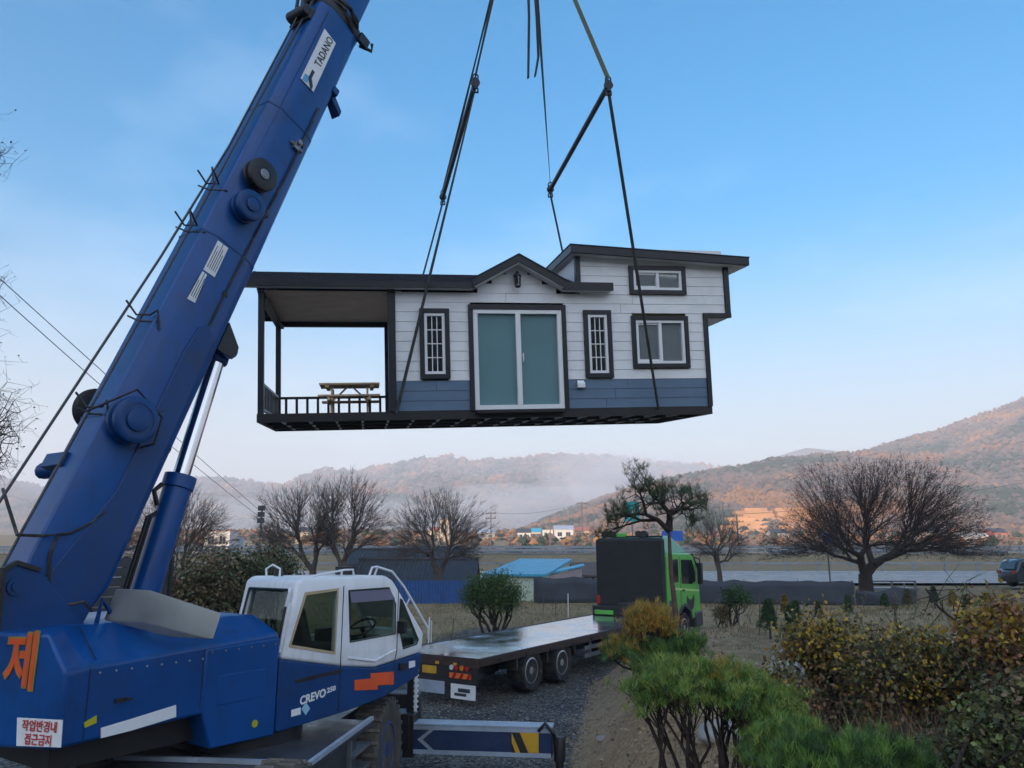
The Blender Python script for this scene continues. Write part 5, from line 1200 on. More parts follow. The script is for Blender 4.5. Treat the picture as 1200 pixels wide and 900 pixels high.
tside('door_emblem', [(12.6, 1.55), (12.55, 1.35), (12.68, 1.12), (12.95, 1.0), (13.2, 1.12), (13.32, 1.35), (13.28, 1.55), (13.1, 1.42), (12.95, 1.38), (12.78, 1.42)], inkp, tc_, -.052, .02)
b = MB(TX); b.prism([(t, -.04, z) for t, z in [(11.6, .7), (11.7, 1.0), (11.95, 1.22), (12.35, 1.32), (12.75, 1.22), (13.0, 1.0), (13.1, .7), (12.98, .7), (12.85, .98), (12.35, 1.2), (11.85, .98), (11.72, .7)]], (0, -.5, 0)); b.build('wheel_arch', dgrey, tc_, bevel=.02)
b = MB(TX); b.bb((10.9, -.5, .72), (11.6, -.04, 1.5)); b.build('side_skirt', dgrey, tc_, bevel=.05)
b = MB(TX); b.bb((13.3, -2.5, .4), (14.05, -.02, .95)); b.build('bumper', dgrey, tc_, bevel=.06); b = MB(TX); b.bb((13.9, -.035, .96), (13.98, -.01, 1.08)); b.build('indicator_lamp', lta, tc_)
b = MB(TX); b.prism([(13.5, -.2, 2.75), (13.86, -.2, 2.0), (13.86, -2.36, 2.0), (13.5, -2.36, 2.75)], (.06, 0, .03)); b.build('windscreen', tglass, tc_)
for y in (.12, -2.7):
    b = MB(TX); b.bb((13.45, y - .08, 1.9), (13.62, y + .08, 2.65)); b.tube([(13.4, y * .3 - .1 if y > 0 else -2.45, 2.85), (13.55, y, 2.78), (13.55, y, 2.6)], .025, 6); b.build('mirror', black, tc_, bevel=.03)
b = MB(TX); b.tube([(13.35, -.1, 2.95), (13.8, -.02, 2.4)], .04, 6); b.build('pillar_trim', black, tc_)
b = MB(TX); b.tube([(10.8, -2.4, 3.6), (10.8, -.15, 3.6)], .03, 6)
for y in (-2.3, -1.2, -.2): b.tube([(10.8, y, 3.5), (10.8, y, 3.6)], .025, 6)
rk = b.build('lamp_rack', black, truck)
for y in (-2.3, -2.0, -1.0, -.8): b = MB(TX); b.cyl((10.72, y, 3.68), (10.88, y, 3.68), .12, n=14); b.build('rack_lamp', black, rk)
b = MB(TX); b.bb((10.75, -1.85, 3.58), (10.9, -1.5, 3.72)); b.build('rack_box', green, rk, bevel=.02)

# ================================================================ SUV on the road (only its tail is in view)
suvm = pmat('dark_navy_car_paint', (.02, .028, .04), .25, var=.08, coat=.6)
p = at(1181, 690, 47.); SX = p[0]; SY = p[1]
def VX(q): return np.array([SX + q[0], SY + q[1], 1.0 + q[2]])
suv = thing('parked_car', 'dark navy estate car cut off by the right edge of the road', 'car', (SX, SY, 1.0))
b = MB(VX); prof = [(0, .5), (.02, .95), (.12, 1.02), (.32, 1.5), (.6, 1.64), (2.4, 1.66), (3.3, 1.08), (4.4, .95), (4.55, .6), (4.5, .32), (.1, .32)]
b.loft([[(x + (.05 if abs(y) > .8 else 0), y, z if z < 1.1 else 1.1 + (z - 1.1) * (.93 if abs(y) > .8 else 1)) for x, z in prof] for y in (-.9, -.8, .8, .9)]); cb = b.build('body', suvm, suv, bevel=.04)
b = MB(VX); b.prism([(.42, -.91, 1.1), (.55, -.885, 1.5), (2.2, -.885, 1.52), (2.9, -.91, 1.12)], (0, .03, 0)); b.build('side_glass', tglass, cb)
b = MB(VX); b.prism([(.1, -.7, 1.08), (.1, .7, 1.08), (.3, .65, 1.48), (.3, -.65, 1.48)], (-.02, 0, .01)); b.build('rear_glass', tglass, cb)
for y in (-.84, .6): b = MB(VX); b.bb((-.02, y, .82), (.12, y + .24, 1.0)); b.build('tail_light', ltr, cb)
b = MB(VX); b.bb((.4, -.7, 1.64), (2.0, -.66, 1.7)); b.bb((.4, .66, 1.64), (2.0, .7, 1.7)); rr_ = b.build('roof_rails', steel, cb)
for x in (.85, 3.6):
    for s in (-1, 1): wheel(x, s, suv, lambda q: VX((q[0], q[1], q[2])), .34, .22, .82, rimm, rubber, rubber, 0, .62)
# ================================================================ BUILDINGS, FENCES, POLES
net = pmat('grey_shade_net', (.035, .045, .062), .75, var=.2, scale=1.2, bump=.25, bscale=3)
bluef = pmat('blue_steel_sheet', (.03, .1, .3), .5, var=.15, dirt=(.06, .07, .1), damt=.5)
cream = pmat('pale_green_sheet', (.5, .6, .5), .6, var=.06, dirt=(.3, .32, .28), damt=.4)
tealr = pmat('teal_roof_sheet', (.05, .33, .5), .4, var=.1, scale=.6, dirt=(.1, .2, .25), damt=.4)
tile = pmat('dark_roof_tile', (.04, .042, .05), .7, var=.3, scale=2)
plast = pmat('pinkish_plaster', (.35, .28, .29), .8, var=.12)
greyw = pmat('grey_plaster_wall', (.22, .2, .2), .85, var=.2)
dwall = pmat('dark_sheet_wall', (.05, .055, .06), .7, var=.3, scale=1.)
woodp = pmat('grey_wood_pole', (.11, .1, .095), .8, var=.2)
wirem = pmat('black_cable', (.02, .022, .025), .6)
whw = pmat('white_painted_wall', (.46, .46, .45), .7, var=.08); dglass = pmat('dark_window_glass', (.015, .02, .025), .1, var=.1)
brick = pmat('red_brick_wall', (.3, .1, .07), .8, var=.2); beige = pmat('beige_wall', (.5, .42, .3), .8, var=.1)
# net fence
def netfence(pxa, pxb, Ya, Yb, h, label, sag=0.):
    A = gpt(pxa, Ya); Bq = gpt(pxb, Yb); t = thing('net_fence', label, 'fence', tuple(A)); n = max(6, int(np.linalg.norm(Bq - A) / .5)); V = []
    for i in range(n + 1):
        s = i / n; x = A[0] + (Bq[0] - A[0]) * s; y = A[1] + (Bq[1] - A[1]) * s; g = gz(x, y)
        hh = h * (1 + .04 * math.sin(i * 1.9)) - sag * (.25 + .75 * abs(math.sin(i * .55 + .8))) - .03 * abs(math.sin(i * math.pi / 4))
        for k in range(5): q = k / 4; V.append((x, y + .06 * math.sin(i * 1.3 + k) * (1 - q * .5) + sag * .3 * math.sin(i * .9 + k), g - .1 + (hh + .1) * q))
    i = np.arange(n)[:, None] * 5 + np.arange(4)[None]
    o = arr_mesh('net', V, np.stack([i, i + 5, i + 6, i + 1], -1).reshape(-1, 4), net, parent=t, smooth=True)
    so = o.modifiers.new('thick', 'SOLIDIFY'); so.thickness = .015
    for i in range(0, n + 1, 5):
        s = i / n; x = A[0] + (Bq[0] - A[0]) * s; y = A[1] + (Bq[1] - A[1]) * s; b = MB(); b.cyl((x, y + .1, gz(x, y) - .2), (x, y + .1, gz(x, y) + h + .05), .03, n=8); b.build('post', steel, t)
netfence(626, 720, 41.5, 41.5, 1.3, 'dark grey shade net fence beside the pale shed')
netfence(812, 1002, 41, 40, 1.18, 'long taut dark grey shade net fence right of the lorry cab')
netfence(1004, 1075, 40, 39.5, 1.0, 'sagging torn end of the dark net fence under the big bare tree', .3)
# blue sheet fence
A = gpt(462, 41); Bq = gpt(560, 41); t = thing('sheet_fence', 'blue corrugated steel fence in front of the tile roofed house', 'fence', tuple(A)); b = MB(); n = 60; pts = []
for i in range(n + 1): x = A[0] + (Bq[0] - A[0]) * i / n; pts.append((x, 41 + (.03 if i % 2 else -.03)))
b.add([(x, y, A[2] - .2) for x, y in pts] + [(x, y, A[2] + 1.15) for x, y in pts] + [(x, y + .01, A[2] - .2) for x, y in pts] + [(x, y + .01, A[2] + 1.15) for x, y in pts], [f for i in range(n) for f in ((i, i + 1, n + 2 + i, n + 1 + i), (2 * n + 2 + i, 2 * n + 3 + i, 3 * n + 4 + i, 3 * n + 3 + i), (n + 1 + i, n + 2 + i, 3 * n + 4 + i, 3 * n + 3 + i))])
b.build('panels', bluef, t); b = MB(); b.bb((A[0], 41.06, A[2] + .9), (Bq[0], 41.1, A[2] + .96)); b.build('top_rail', steel, t)

def house_(name, label, px0, px1, Y, depth, h, rh, wallm, roofm, over=.35, ridge='x', wins=(), base=None, cat='house', ribs=0):
    """gabled building: front wall between two picture columns at distance Y"""
    a = gpt(px0, Y); c = gpt(px1, Y); z0 = min(a[2], c[2]) if base is None else base; x0, x1 = a[0], c[0]; t = thing(name, label, cat, ((x0 + x1) / 2, Y, z0))
    b = MB(); b.bb((x0, Y, z0 - .5), (x1, Y + depth, z0 + h))
    if ridge == 'x':
        for x in (x0, x1 - .05): b.prism([(x, Y, z0 + h), (x, Y + depth, z0 + h), (x, Y + depth / 2, z0 + h + rh)], (.05, 0, 0))
    elif ridge == 'y':
        b.prism([(x0, Y, z0 + h), (x1, Y, z0 + h), ((x0 + x1) / 2, Y, z0 + h + rh)], (0, .05, 0))
    else:
        for x in (x0, x1 - .05): b.prism([(x, Y, z0 + h), (x, Y + depth, z0 + h), (x, Y + depth, z0 + h + rh)], (.05, 0, 0))
    b.build('wall', wallm, t)
    b = MB(); e = over; th = .12
    if ridge == 'x':
        m = Y + depth / 2; s = rh / (depth / 2)
        for sg in (-1, 1): b.loft([[(x, m + sg * (depth / 2 + e), z0 + h - s * e), (x, m + sg * (depth / 2 + e), z0 + h - s * e + th), (x, m, z0 + h + rh + th), (x, m, z0 + h + rh)] for x in (x0 - e, x1 + e)])
        if ribs:
            for k in range(ribs): x = x0 - e + (x1 - x0 + 2 * e) * (k + .5) / ribs; b.loft([[(x - .04, m - depth / 2 - e, z0 + h - s * e + th), (x + .04, m - depth / 2 - e, z0 + h - s * e + th), (x + .04, m - depth / 2 - e, z0 + h - s * e + th + .06), (x - .04, m - depth / 2 - e, z0 + h - s * e + th + .06)], [(x - .04, m, z0 + h + rh + th), (x + .04, m, z0 + h + rh + th), (x + .04, m, z0 + h + rh + th + .06), (x - .04, m, z0 + h + rh + th + .06)]])
            b.tube([(x0 - e, m, z0 + h + rh + th + .04), (x1 + e, m, z0 + h + rh + th + .04)], .12, 8)
    elif ridge == 'y':
        m = (x0 + x1) / 2; w2 = (x1 - x0) / 2; s = rh / w2
        for sg in (-1, 1): b.loft([[(m + sg * (w2 + e), y, z0 + h - s * e), (m + sg * (w2 + e), y, z0 + h - s * e + th), (m, y, z0 + h + rh + th), (m, y, z0 + h + rh)] for y in (Y - e, Y + depth + e)])
    else:
        s = rh / depth; b.loft([[(x, Y - e, z0 + h - s * e), (x, Y - e, z0 + h - s * e + th), (x, Y + depth + e, z0 + h + rh + s * e + th), (x, Y + depth + e, z0 + h + rh + s * e)] for x in (x0 - e, x1 + e)])
        if ribs:
            for k in range(ribs): x = x0 - e + (x1 - x0 + 2 * e) * (k + .5) / ribs; b.loft([[(x - .03, Y - e, z0 + h - s * e + th), (x + .03, Y - e, z0 + h - s * e + th), (x, Y - e, z0 + h - s * e + th + .05)], [(x - .03, Y + depth + e, z0 + h + rh + s * e + th), (x + .03, Y + depth + e, z0 + h + rh + s * e + th), (x, Y + depth + e, z0 + h + rh + s * e + th + .05)]])
    b.build('roof', roofm, t)
    for (u0, u1, v0, v1) in wins:
        b = MB(); X0, X1 = x0 + (x1 - x0) * u0, x0 + (x1 - x0) * u1; b.bb((X0, Y - .05, z0 + h * v0), (X1, Y + .02, z0 + h * v1)); w_ = b.build('window', whw, t)
        b = MB(); b.bb((X0 + .08, Y - .07, z0 + h * v0 + .08), ((X0 + X1) / 2 - .04, Y - .052, z0 + h * v1 - .08)); b.bb(((X0 + X1) / 2 + .04, Y - .07, z0 + h * v0 + .08), (X1 - .08, Y - .052, z0 + h * v1 - .08)); b.build('pane', dglass, w_)
    return t
house_('tiled_house', 'low house with dark ridged tile roof behind the blue fence', 418, 548, 46, 5.5, 2.0, 1.0, greyw, tile, .5, 'x', [(.2, .35, .4, .9), (.55, .7, .4, .9)], base=-.55, ribs=34)
house_('shed', 'pale green shed with bright teal sloping roof beside the round shrub', 570, 636, 43, 9, 1.3, .62, cream, tealr, .25, 'shed', ribs=14, cat='shed').rotation_euler = (0, 0, R(-13))
b0 = gpt(642, 44.5); t = thing('lean_to', 'pinkish plaster lean-to wall right of the teal roofed shed', 'shed', tuple(b0)); b = MB(); b.prism([(b0[0] + .05, 44.6, b0[2] - .3), (b0[0] + 2.2, 47.5, b0[2] - .3), (b0[0] + 2.2, 47.5, b0[2] + 1.5), (b0[0] + .05, 44.6, b0[2] + 1.15)], (.0, .3, 0)); b.build('wall', plast, t)
b = MB(); b.prism([(b0[0], 44.5, b0[2] + 1.18), (b0[0] + 2.35, 47.5, b0[2] + 1.57), (b0[0] + 2.35, 48.2, b0[2] + 1.65), (b0[0], 45.3, b0[2] + 1.28)], (0, 0, .08)); b.build('roof', tealr, t)
house_('brown_roof_house', 'brown roofed house with white window frames behind the net fence', 676, 716, 52, 5, 1.85, .7, dwall, pmat('brown_roof', (.1, .075, .065), .8), .2, 'x', [(.05, .45, .45, .92), (.52, .92, .45, .92)], base=-.35)
house_('dark_roof_house', 'long dark roofed house behind the tall bare trees', 405, 488, 58, 6, 2.1, .9, greyw, tile, .5, 'x', base=0, ribs=24)
house_('pavilion', 'dark hip roofed pavilion behind the rounded bare tree', 487, 535, 64, 3, 2.2, .8, dwall, tile, .5, 'x', base=.3)
# plank wall left behind the boom
A = gpt(70, 19); Bq = gpt(185, 20.5); t = thing('plank_wall', 'dark grey wall of horizontal boards behind the crane boom', 'wall', tuple(A)); b = MB()
for k in range(15): z = A[2] - .4 + k * .235; b.prism([(A[0], 19, z), (Bq[0], 20.5, z), (Bq[0], 20.5, z + .22), (A[0], 19, z + .22)], (0, .04 + .03 * (k % 2), 0))
b.build('boards', dwall, t); b = MB(); 
for s in (0, .5, 1): p = A + (Bq - A) * s; b.bb((p[0] - .06, p[1] + .08, A[2] - .5), (p[0] + .06, p[1] + .2, A[2] + 3.15))
b.build('posts', black, t)
# far village: every house a thing
vl = [(238, 268, 230, 'white shop building with red band on its wall, far left behind the boom', whw, brick, 6, 'f'), (268, 276, 236, 'narrow blue grey annex beside the far white shop', lgrey, tile, 4.2, 'f'), (346, 360, 300, 'small beige house seen through the tall bare trees', beige, tile, 4.5, 'x'), (515, 526, 320, 'tall beige block right of the rounded bare tree', beige, beige, 9, 'f'), (504, 514, 330, 'low beige house left of the tall beige block', beige, brick, 4, 'x'),
      (606, 622, 330, 'low white house with grey roof beyond the highway', whw, tile, 3.4, 'x'), (636, 648, 340, 'white cube house beside the long pale hall', whw, whw, 4.2, 'f'), (650, 672, 335, 'long pale hall with lit front beyond the highway', whw, lgrey, 4.6, 'x'), (622, 634, 345, 'tiny blue roofed house between the white houses', beige, tealr, 3.2, 'x'), (674, 690, 350, 'beige farmhouse left of the lorry', beige, brick, 3.6, 'x'), (560, 580, 335, 'grey shed with pale roof under the utility wires', greyw, lgrey, 3.2, 'x'),
      (905, 925, 320, 'white farmhouse left of the big bare tree', whw, tile, 3.4, 'x'), (1128, 1160, 300, 'long white greenhouse right of the big bare tree', whw, whw, 2.6, 'x'), (1166, 1182, 310, 'brick house near the right edge beyond the highway', brick, tile, 4., 'x'), (1088, 1104, 315, 'small beige house right of the big bare tree crown', beige, tile, 3.6, 'x')]
for (a, c, Y, lab, wm_, rm, h, kind) in vl:
    house_('village_house', lab, a, c, Y, 7, h, .01 if kind == 'f' else 1.6, wm_, rm, .3, 'x' if kind == 'x' else 'shed', [(.15, .4, .35, .75), (.6, .85, .35, .75)])
# poles
def pole(px, Y, pyt, label, arms=2, name='utility_pole', r=.14):
    g = gpt(px, Y); top = at(px, pyt, Y); h = top[2] - g[2]; t = thing(name, label, 'pole', tuple(g), None)
    b = MB(); b.cyl(g - [0, 0, .3], (g[0], Y, top[2]), r, r * .7, 10); b.build('pole', woodp, t)
    for k in range(arms):
        z = top[2] - .4 - k * .9; b = MB(); b.bb((g[0] - 1., Y - .06, z), (g[0] + 1., Y + .06, z + .12))
        for s in (-.9, -.4, .4, .9): b.cyl((g[0] + s, Y, z + .1), (g[0] + s, Y, z + .35), .05, n=6)
        b.build('crossarm', woodp, t)
    return np.array((g[0], Y, top[2]))
P1 = pole(575, 150, 600, 'wooden utility pole left of the teal roofed shed'); P2 = pole(683, 150, 588, 'tall utility pole with two crossarms left of the lorry'); P3 = pole(645, 210, 604, 'farther utility pole between the two nearer poles'); P4 = pole(866, 120, 602, 'utility pole beside the bare tree right of the lorry')
P5 = pole(392, 140, 612, 'utility pole standing behind the tall bare trees'); P6 = pole(1242, 130, 560, 'utility pole just beyond the right edge')
def wire(a, c, sag, label, r=.012):
    a = np.array(a, float); c = np.array(c, float); pts = [a + (c - a) * s - np.array([0, 0, sag * 4 * s * (1 - s)]) for s in np.linspace(0, 1, 20)]
    q = MB(); q.tube(pts, r, 5); return tag(q.build('power_line', wirem, base=a), label, 'cable')
dz = np.array([0, 0, -.1])
wire(P1 + dz, P2 + dz, 1.0, 'thin cable strung between the two utility poles left of the lorry', .025); wire(P5 + dz, P1 + dz, 1.2, 'thin cable running from the bare trees to the utility pole', .025); wire(P2 + dz, P4 + dz, 1.5, 'thin cable passing behind the pine tree and lorry', .025); wire(P4 + dz, P6 + dz, .8, 'cable rising to the right edge above the big bare tree', .03)
wire(at(-60, 292, 26), at(302, 604, 70), .3, 'black cable crossing the sky left of the boom, lower of the pair', .02); wire(at(-60, 272, 27), at(304, 598, 70), .1, 'black cable crossing the sky left of the boom, upper of the pair', .02)
# street lamp with sign left of the bare trees
g = gpt(302, 70); t = thing('traffic_signal', 'tall pole with signal heads behind the dark shrubs left of the cab', 'signal', tuple(g)); top = at(302, 592, 70)[2]
b = MB(); b.cyl(g - [0, 0, .2], (g[0], 70, top), .12, .09, 10); b.build('pole', steel, t); b = MB()
for k in range(3): b.bb((g[0] - .3, 69.75, top - .5 - k * .55), (g[0] + .3, 69.95, top - k * .55 - .05))
b.build('signal_head', dgrey, t)
# road signs beyond the truck
def sign(px, Y, y0, y1, w, m, label, cat='sign', name='road_sign', rnd=False):
    g = gpt(px, Y); z1 = at(px, y0, Y)[2]; z0 = at(px, y1, Y)[2]; t = thing(name, label, cat, tuple(g)); b = MB(); b.cyl(g - [0, 0, .2], (g[0], Y, z1 - .05), .05, n=8); b.build('pole', steel, t)
    b = MB(); c = (g[0], Y - .07, (z0 + z1) / 2)
    if rnd: b.cyl(c, (c[0], Y - .1, c[2]), (z1 - z0) / 2, n=24)
    else: b.bb((g[0] - w / 2, Y - .1, z0), (g[0] + w / 2, Y - .06, z1))
    b.build('sign_plate', m, t); return t
tealb = pmat('teal_banner', (.03, .33, .33), .6, var=.1); bsg = pmat('blue_sign', (.03, .12, .5), .4)
t = sign(743, 58, 588, 611, 1.1, tealb, 'teal banner with a pale stripe on a pole behind the pine tree', 'banner', 'banner')
c = t.location; z0 = at(743, 611, 58)[2]
b = MB(); b.prism([(c[0] - .4, 57.89, z0 + .3), (c[0] + .35, 57.89, z0 + .85), (c[0] + .35, 57.89, z0 + 1.05), (c[0] - .4, 57.89, z0 + .5)], (0, .008, 0)); b.build('stripe', signw, t)
sign(790, 60, 622, 634, 1.6, bsg, 'blue rectangular road sign just above the lorry cab'); sign(974, 46, 624, 637, .6, bsg, 'blue round road sign seen through the big bare tree', rnd=True)
# bench-like trailer frame beside the big tree
g = gpt(1045, 44.5); t = thing('low_platform', 'low grey platform with rails under the big bare tree', 'platform', tuple(g)); b = MB(); b.bb((g[0] - 1.2, 44.2, g[2] + .35), (g[0] + 1.4, 45.6, g[2] + .5)); b.build('deck', steel, t)
b = MB()
for x in (-1.1, 0, 1.3): b.bb((g[0] + x - .04, 44.3, g[2] - .1), (g[0] + x + .04, 44.4, g[2] + .9))
b.bb((g[0] - 1.1, 44.3, g[2] + .82), (g[0] + 1.34, 44.36, g[2] + .9)); b.build('rail', steel, t)
# white planting stakes and thin sticks in the field
stk = pmat('white_stake', (.6, .6, .57), .7); stb = pmat('brown_stick', (.09, .07, .055), .8)
for px, Y, h, m, lab in [(505, 26, .9, stk, 'white planting stake in the field just right of the crane cab'), (666, 34, 1.0, stk, 'white planting stake between the shed and the lorry'), (869, 27, .85, stk, 'white stake beside the small bonsai like pine'), (528, 25, 1.1, stb, 'thin brown stick leaning beside the flatbed deck corner'), (636, 35, 1.0, stb, 'brown stick in front of the net fence near the shed'), (890, 22, 1.1, stb, 'tall thin brown stick in the mound right of the lorry'), (942, 28, .9, stb, 'brown stick left of the row of small conifers'), (650, 34, .8, stb, 'short brown stick right of the round shrub')]:
    g = gpt(px, Y); b = MB(); b.cyl(g - [0, 0, .1], g + [.08 * (m is stb), 0, h], .022 if m is stk else .014, n=6); tag(b.build('stake', m, base=g), lab, 'stake')
# ================================================================ VEGETATION
NB_DY = 12
bark = pmat('dark_bark', (.036, .025, .021), .95, var=.3, scale=8); barkg = pmat('grey_brown_bark', (.09, .07, .06), .95, var=.25, scale=8); barkr = pmat('pine_bark', (.1, .06, .045), .95, var=.35, scale=10, bump=.5)
def lm(name, c): return pmat(name, c, .6, var=.25, scale=6, spec=.3)
dleaf = lm('dark_brown_leaf', (.045, .028, .024)); pg1 = lm('pine_needle_green', (.035, .075, .025)); pg2 = lm('pine_needle_dark', (.02, .045, .022)); bg1 = lm('needle_bright_green', (.13, .24, .045)); bg2 = lm('needle_yellow_green', (.21, .28, .06)); bg3 = lm('needle_mid_green', (.065, .14, .04)); or1 = lm('needle_orange', (.38, .18, .035)); or2 = lm('needle_ochre', (.33, .24, .05))
lf = dict(y=lm('leaf_yellow', (.36, .25, .03)), o=lm('leaf_ochre', (.24, .14, .035)), r=lm('leaf_russet', (.28, .13, .07)), g=lm('leaf_olive', (.115, .115, .042)), d=lm('leaf_dark_green', (.055, .075, .033)), b=lm('leaf_brown', (.19, .125, .075)), p=lm('leaf_pale_green', (.16, .22, .07)), s=lm('leaf_silver_grey', (.25, .26, .24)))
sg1 = lm('shrub_leaf_green', (.05, .095, .025)); sg2 = lm('shrub_leaf_light', (.085, .13, .03)); con1 = lm('conifer_blue_green', (.05, .09, .05)); con2 = lm('conifer_brown_green', (.11, .09, .035))
def vegpart(parent, parts, name):
    """parts: list of (V,F,mat,mi?) with equal face size -> one mesh"""
    V = []; F = []; mi = []; mats = []; o = 0
    for v, f, m in parts:
        if m not in mats: mats.append(m)
        if f.shape[1] == 3: f = np.concatenate([f, f[:, 2:3]], 1)
        V.append(v); F.append(f + o); mi.append(np.full(len(f), mats.index(m))); o += len(v)
    V = np.concatenate(V); F = np.concatenate(F); mi = np.concatenate(mi)
    return V, F, mi, mats
def polymesh(name, parts, parent):
    V = []; loops = []; starts = []; mi = []; mats = []; o = 0; ls = 0
    for v, f, m in parts:
        if m not in mats: mats.append(m)
        V.append(v); loops.append((f + o).ravel()); k = f.shape[1]; starts.append(ls + np.arange(len(f)) * k); ls += f.size; mi.append(np.full(len(f), mats.index(m))); o += len(v)
    V = np.concatenate(V) - off_of(parent, None); loops = np.concatenate(loops).astype(np.int32); starts = np.concatenate(starts).astype(np.int32); mi = np.concatenate(mi).astype(np.int32)
    me = bpy.data.meshes.new(name); me.vertices.add(len(V)); me.vertices.foreach_set('co', V.astype(np.float32).ravel()); me.loops.add(len(loops)); me.loops.foreach_set('vertex_index', loops); me.polygons.add(len(starts)); me.polygons.foreach_set('loop_start', starts)
    for m in mats: me.materials.append(m)
    me.polygons.foreach_set('material_index', mi); me.update(calc_edges=True); return link(name, me, parent)
def split_tree(t, S, thick, m, extra, tn='trunk', cn='crown', ns=6):
    big = S[:, 6] > thick
    if big.any(): v, f = segs_mesh(S[big], ns); o = polymesh(tn, [(v, f, m)], t); o.data.polygons.foreach_set('use_smooth', [True] * len(o.data.polygons))
    parts = list(extra)
    if (~big).any(): v, f = segs_mesh(S[~big], 3); parts.append((v, f, m))
    if parts: polymesh(cn, parts, t)
def bare(name, label, px, Y, crown, nt, m, trunk_h, seed, rt=.012, tw=4, twl=.5, expo=.52, leaf=0, low=-.25, shell=.5, group=None, cat='tree', wob=.05, f=(.28, .42), maxr=None, lm_=None, lift=.3, base=None):
    """crown: (cx, cy, rx, rtop, rbot?) in picture units at distance Y"""
    rg = np.random.default_rng(seed); g = gpt(px, Y) if base is None else np.array(base); cx, cy, rx, rz_ = crown; c = at(cx, cy, Y); k = Y / FPX * 1.02
    P = dome(rg, nt, c, (rx * k, rx * k * .8, rz_ * k), low, shell, .16, seed)
    S = ctree(P, g - [0, 0, .1], rt, rg, expo, f, wob=wob, firstlen=g + [rg.normal() * .04, 0, trunk_h], maxr=maxr)
    tr_ = rt * (.85 if Y > 28 else .45); T = twigs(P, rg, tw, twl, tr_, lift, c); mid = (S[:, :3] + S[:, 3:6]) / 2; fine = mid[S[:, 7] < rt * 2.2]
    if len(fine): T = np.concatenate([T, twigs(fine[rg.integers(0, len(fine), min(len(fine), nt))], rg, 1, twl * .8, tr_, lift, c)])
    S = np.concatenate([S, T]); t = thing(name, label, cat, tuple(g), group); ex = []
    if leaf: 
        Q = np.repeat(T[:, 3:6], leaf, 0); Q = Q + rg.normal(size=Q.shape) * .05; v, f_ = leaves(Q, rg, .08, .045); ex.append((v, f_, lm_ or dleaf))
    split_tree(t, S, rt * 4, m, ex); return t
# the great spreading tree
bare('zelkova_tree', 'huge spreading bare tree with dark fan of branches beside the road', 1016, 43, (1036, 640, 128, 96), 3000, bark, 1.4, 4, .0062, 5, .4, .5, 1, -.16, .45, wob=.028, f=(.1, .22), maxr=.36)
bare('bare_tree', 'tall grey bare tree left of the pair behind the crane cab', 366, 50, (352, 628, 52, 56), 800, barkg, .9, 7, .008, 4, .6, .5, wob=.035, low=-.3, f=(.14, .26))
bare('bare_tree', 'tall grey bare tree right of the pair behind the crane cab', 402, 49, (405, 622, 46, 66), 800, barkg, .8, 8, .008, 4, .6, .5, wob=.035, low=-.3, f=(.14, .26))
bare('bare_tree', 'rounded bare tree behind the blue sheet fence', 513, 41.8, (513, 637, 56, 60), 1100, barkg, 1.5, 9, .0065, 4, .45, .5, wob=.035, low=-.4, f=(.14, .26))
bare('bare_tree', 'bare tree just right of the lorry cab', 845, 46, (842, 640, 34, 38), 420, barkg, 1.2, 10, .007, 4, .45, .5, low=-.4, f=(.15, .28))
bare('bare_tree', 'twiggy bare tree behind the lift cylinder of the crane', 205, 34, (212, 628, 58, 50), 700, barkg, 1.0, 12, .006, 4, .5, .5, low=-.4, f=(.15, .28))
bare('bare_tree', 'slender bare sapling left of the tall grey trees', 322, 52, (318, 640, 20, 34), 160, barkg, 1.0, 13, .008, 4, .5, .5, low=-.6)
bare('bare_tree', 'thin leaning sapling at the left end behind the boom', 92, 30, (120, 640, 40, 34), 160, bark, .9, 14, .007, 4, .5, .5, low=-.4)
# tree whose branches reach into the left edge
rg = np.random.default_rng(21); g = np.array([-9.4, 11.2, gz(-9.4, 11.2)]); P = []
for px, py, s, n in ((-10, 470, 26, 26), (14, 500, 18, 20), (-6, 545, 20, 18), (-14, 385, 20, 14), (-4, 335, 16, 8), (4, 182, 14, 9), (-30, 130, 24, 8), (-60, 430, 40, 40), (-80, 300, 50, 40), (-90, 540, 40, 24), (-100, 180, 40, 24)):
    for _ in range(n): P.append(at(px + rg.normal() * s * .6, py + rg.normal() * s * .5, 11.2 + rg.normal() * .5))
P = np.array(P); S = ctree(P, g, .007, rg, .5, (.28, .42), wob=.07, firstlen=g + [.1, 0, 2.4]); T = twigs(P, rg, 3, .34, .0035, .15, None); T2 = twigs(T[:, 3:6], rg, 2, .14, .0025, 0, None); S = np.concatenate([S, T, T2])
t = thing('alder_tree', 'bare twiggy tree with dark seed clusters entering the left edge', 'tree', tuple(g)); Q = T2[:, 3:6][rg.random(len(T2)) < .3]; v, f_ = leaves(Q, rg, .035, .025)
split_tree(t, S, .03, bark, [(v, f_, bark)])
# pine sapling in front of the lorry
rg = np.random.default_rng(31); g = gpt(793, 14.6); P = []
for px, py, sx, sy, n in ((760, 572, 22, 12, 26), (735, 600, 20, 14, 20), (712, 612, 12, 12, 12), (790, 578, 22, 10, 24), (815, 588, 14, 10, 16), (748, 556, 6, 10, 6), (775, 596, 30, 10, 16), (806, 612, 16, 10, 8), (700, 630, 5, 5, 3)):
    for _ in range(n): P.append(at(px + rg.normal() * sx * .6, py + rg.normal() * sy * .6, 14.6 + rg.normal() * .5))
P = np.array(P); S = ctree(P, g - [0, 0, .1], .007, rg, .5, (.3, .45), wob=.05, firstlen=at(784, 622, 14.6)); t = thing('young_pine', 'young pine tree with bare slim trunk in front of the lorry cab', 'tree', tuple(g))
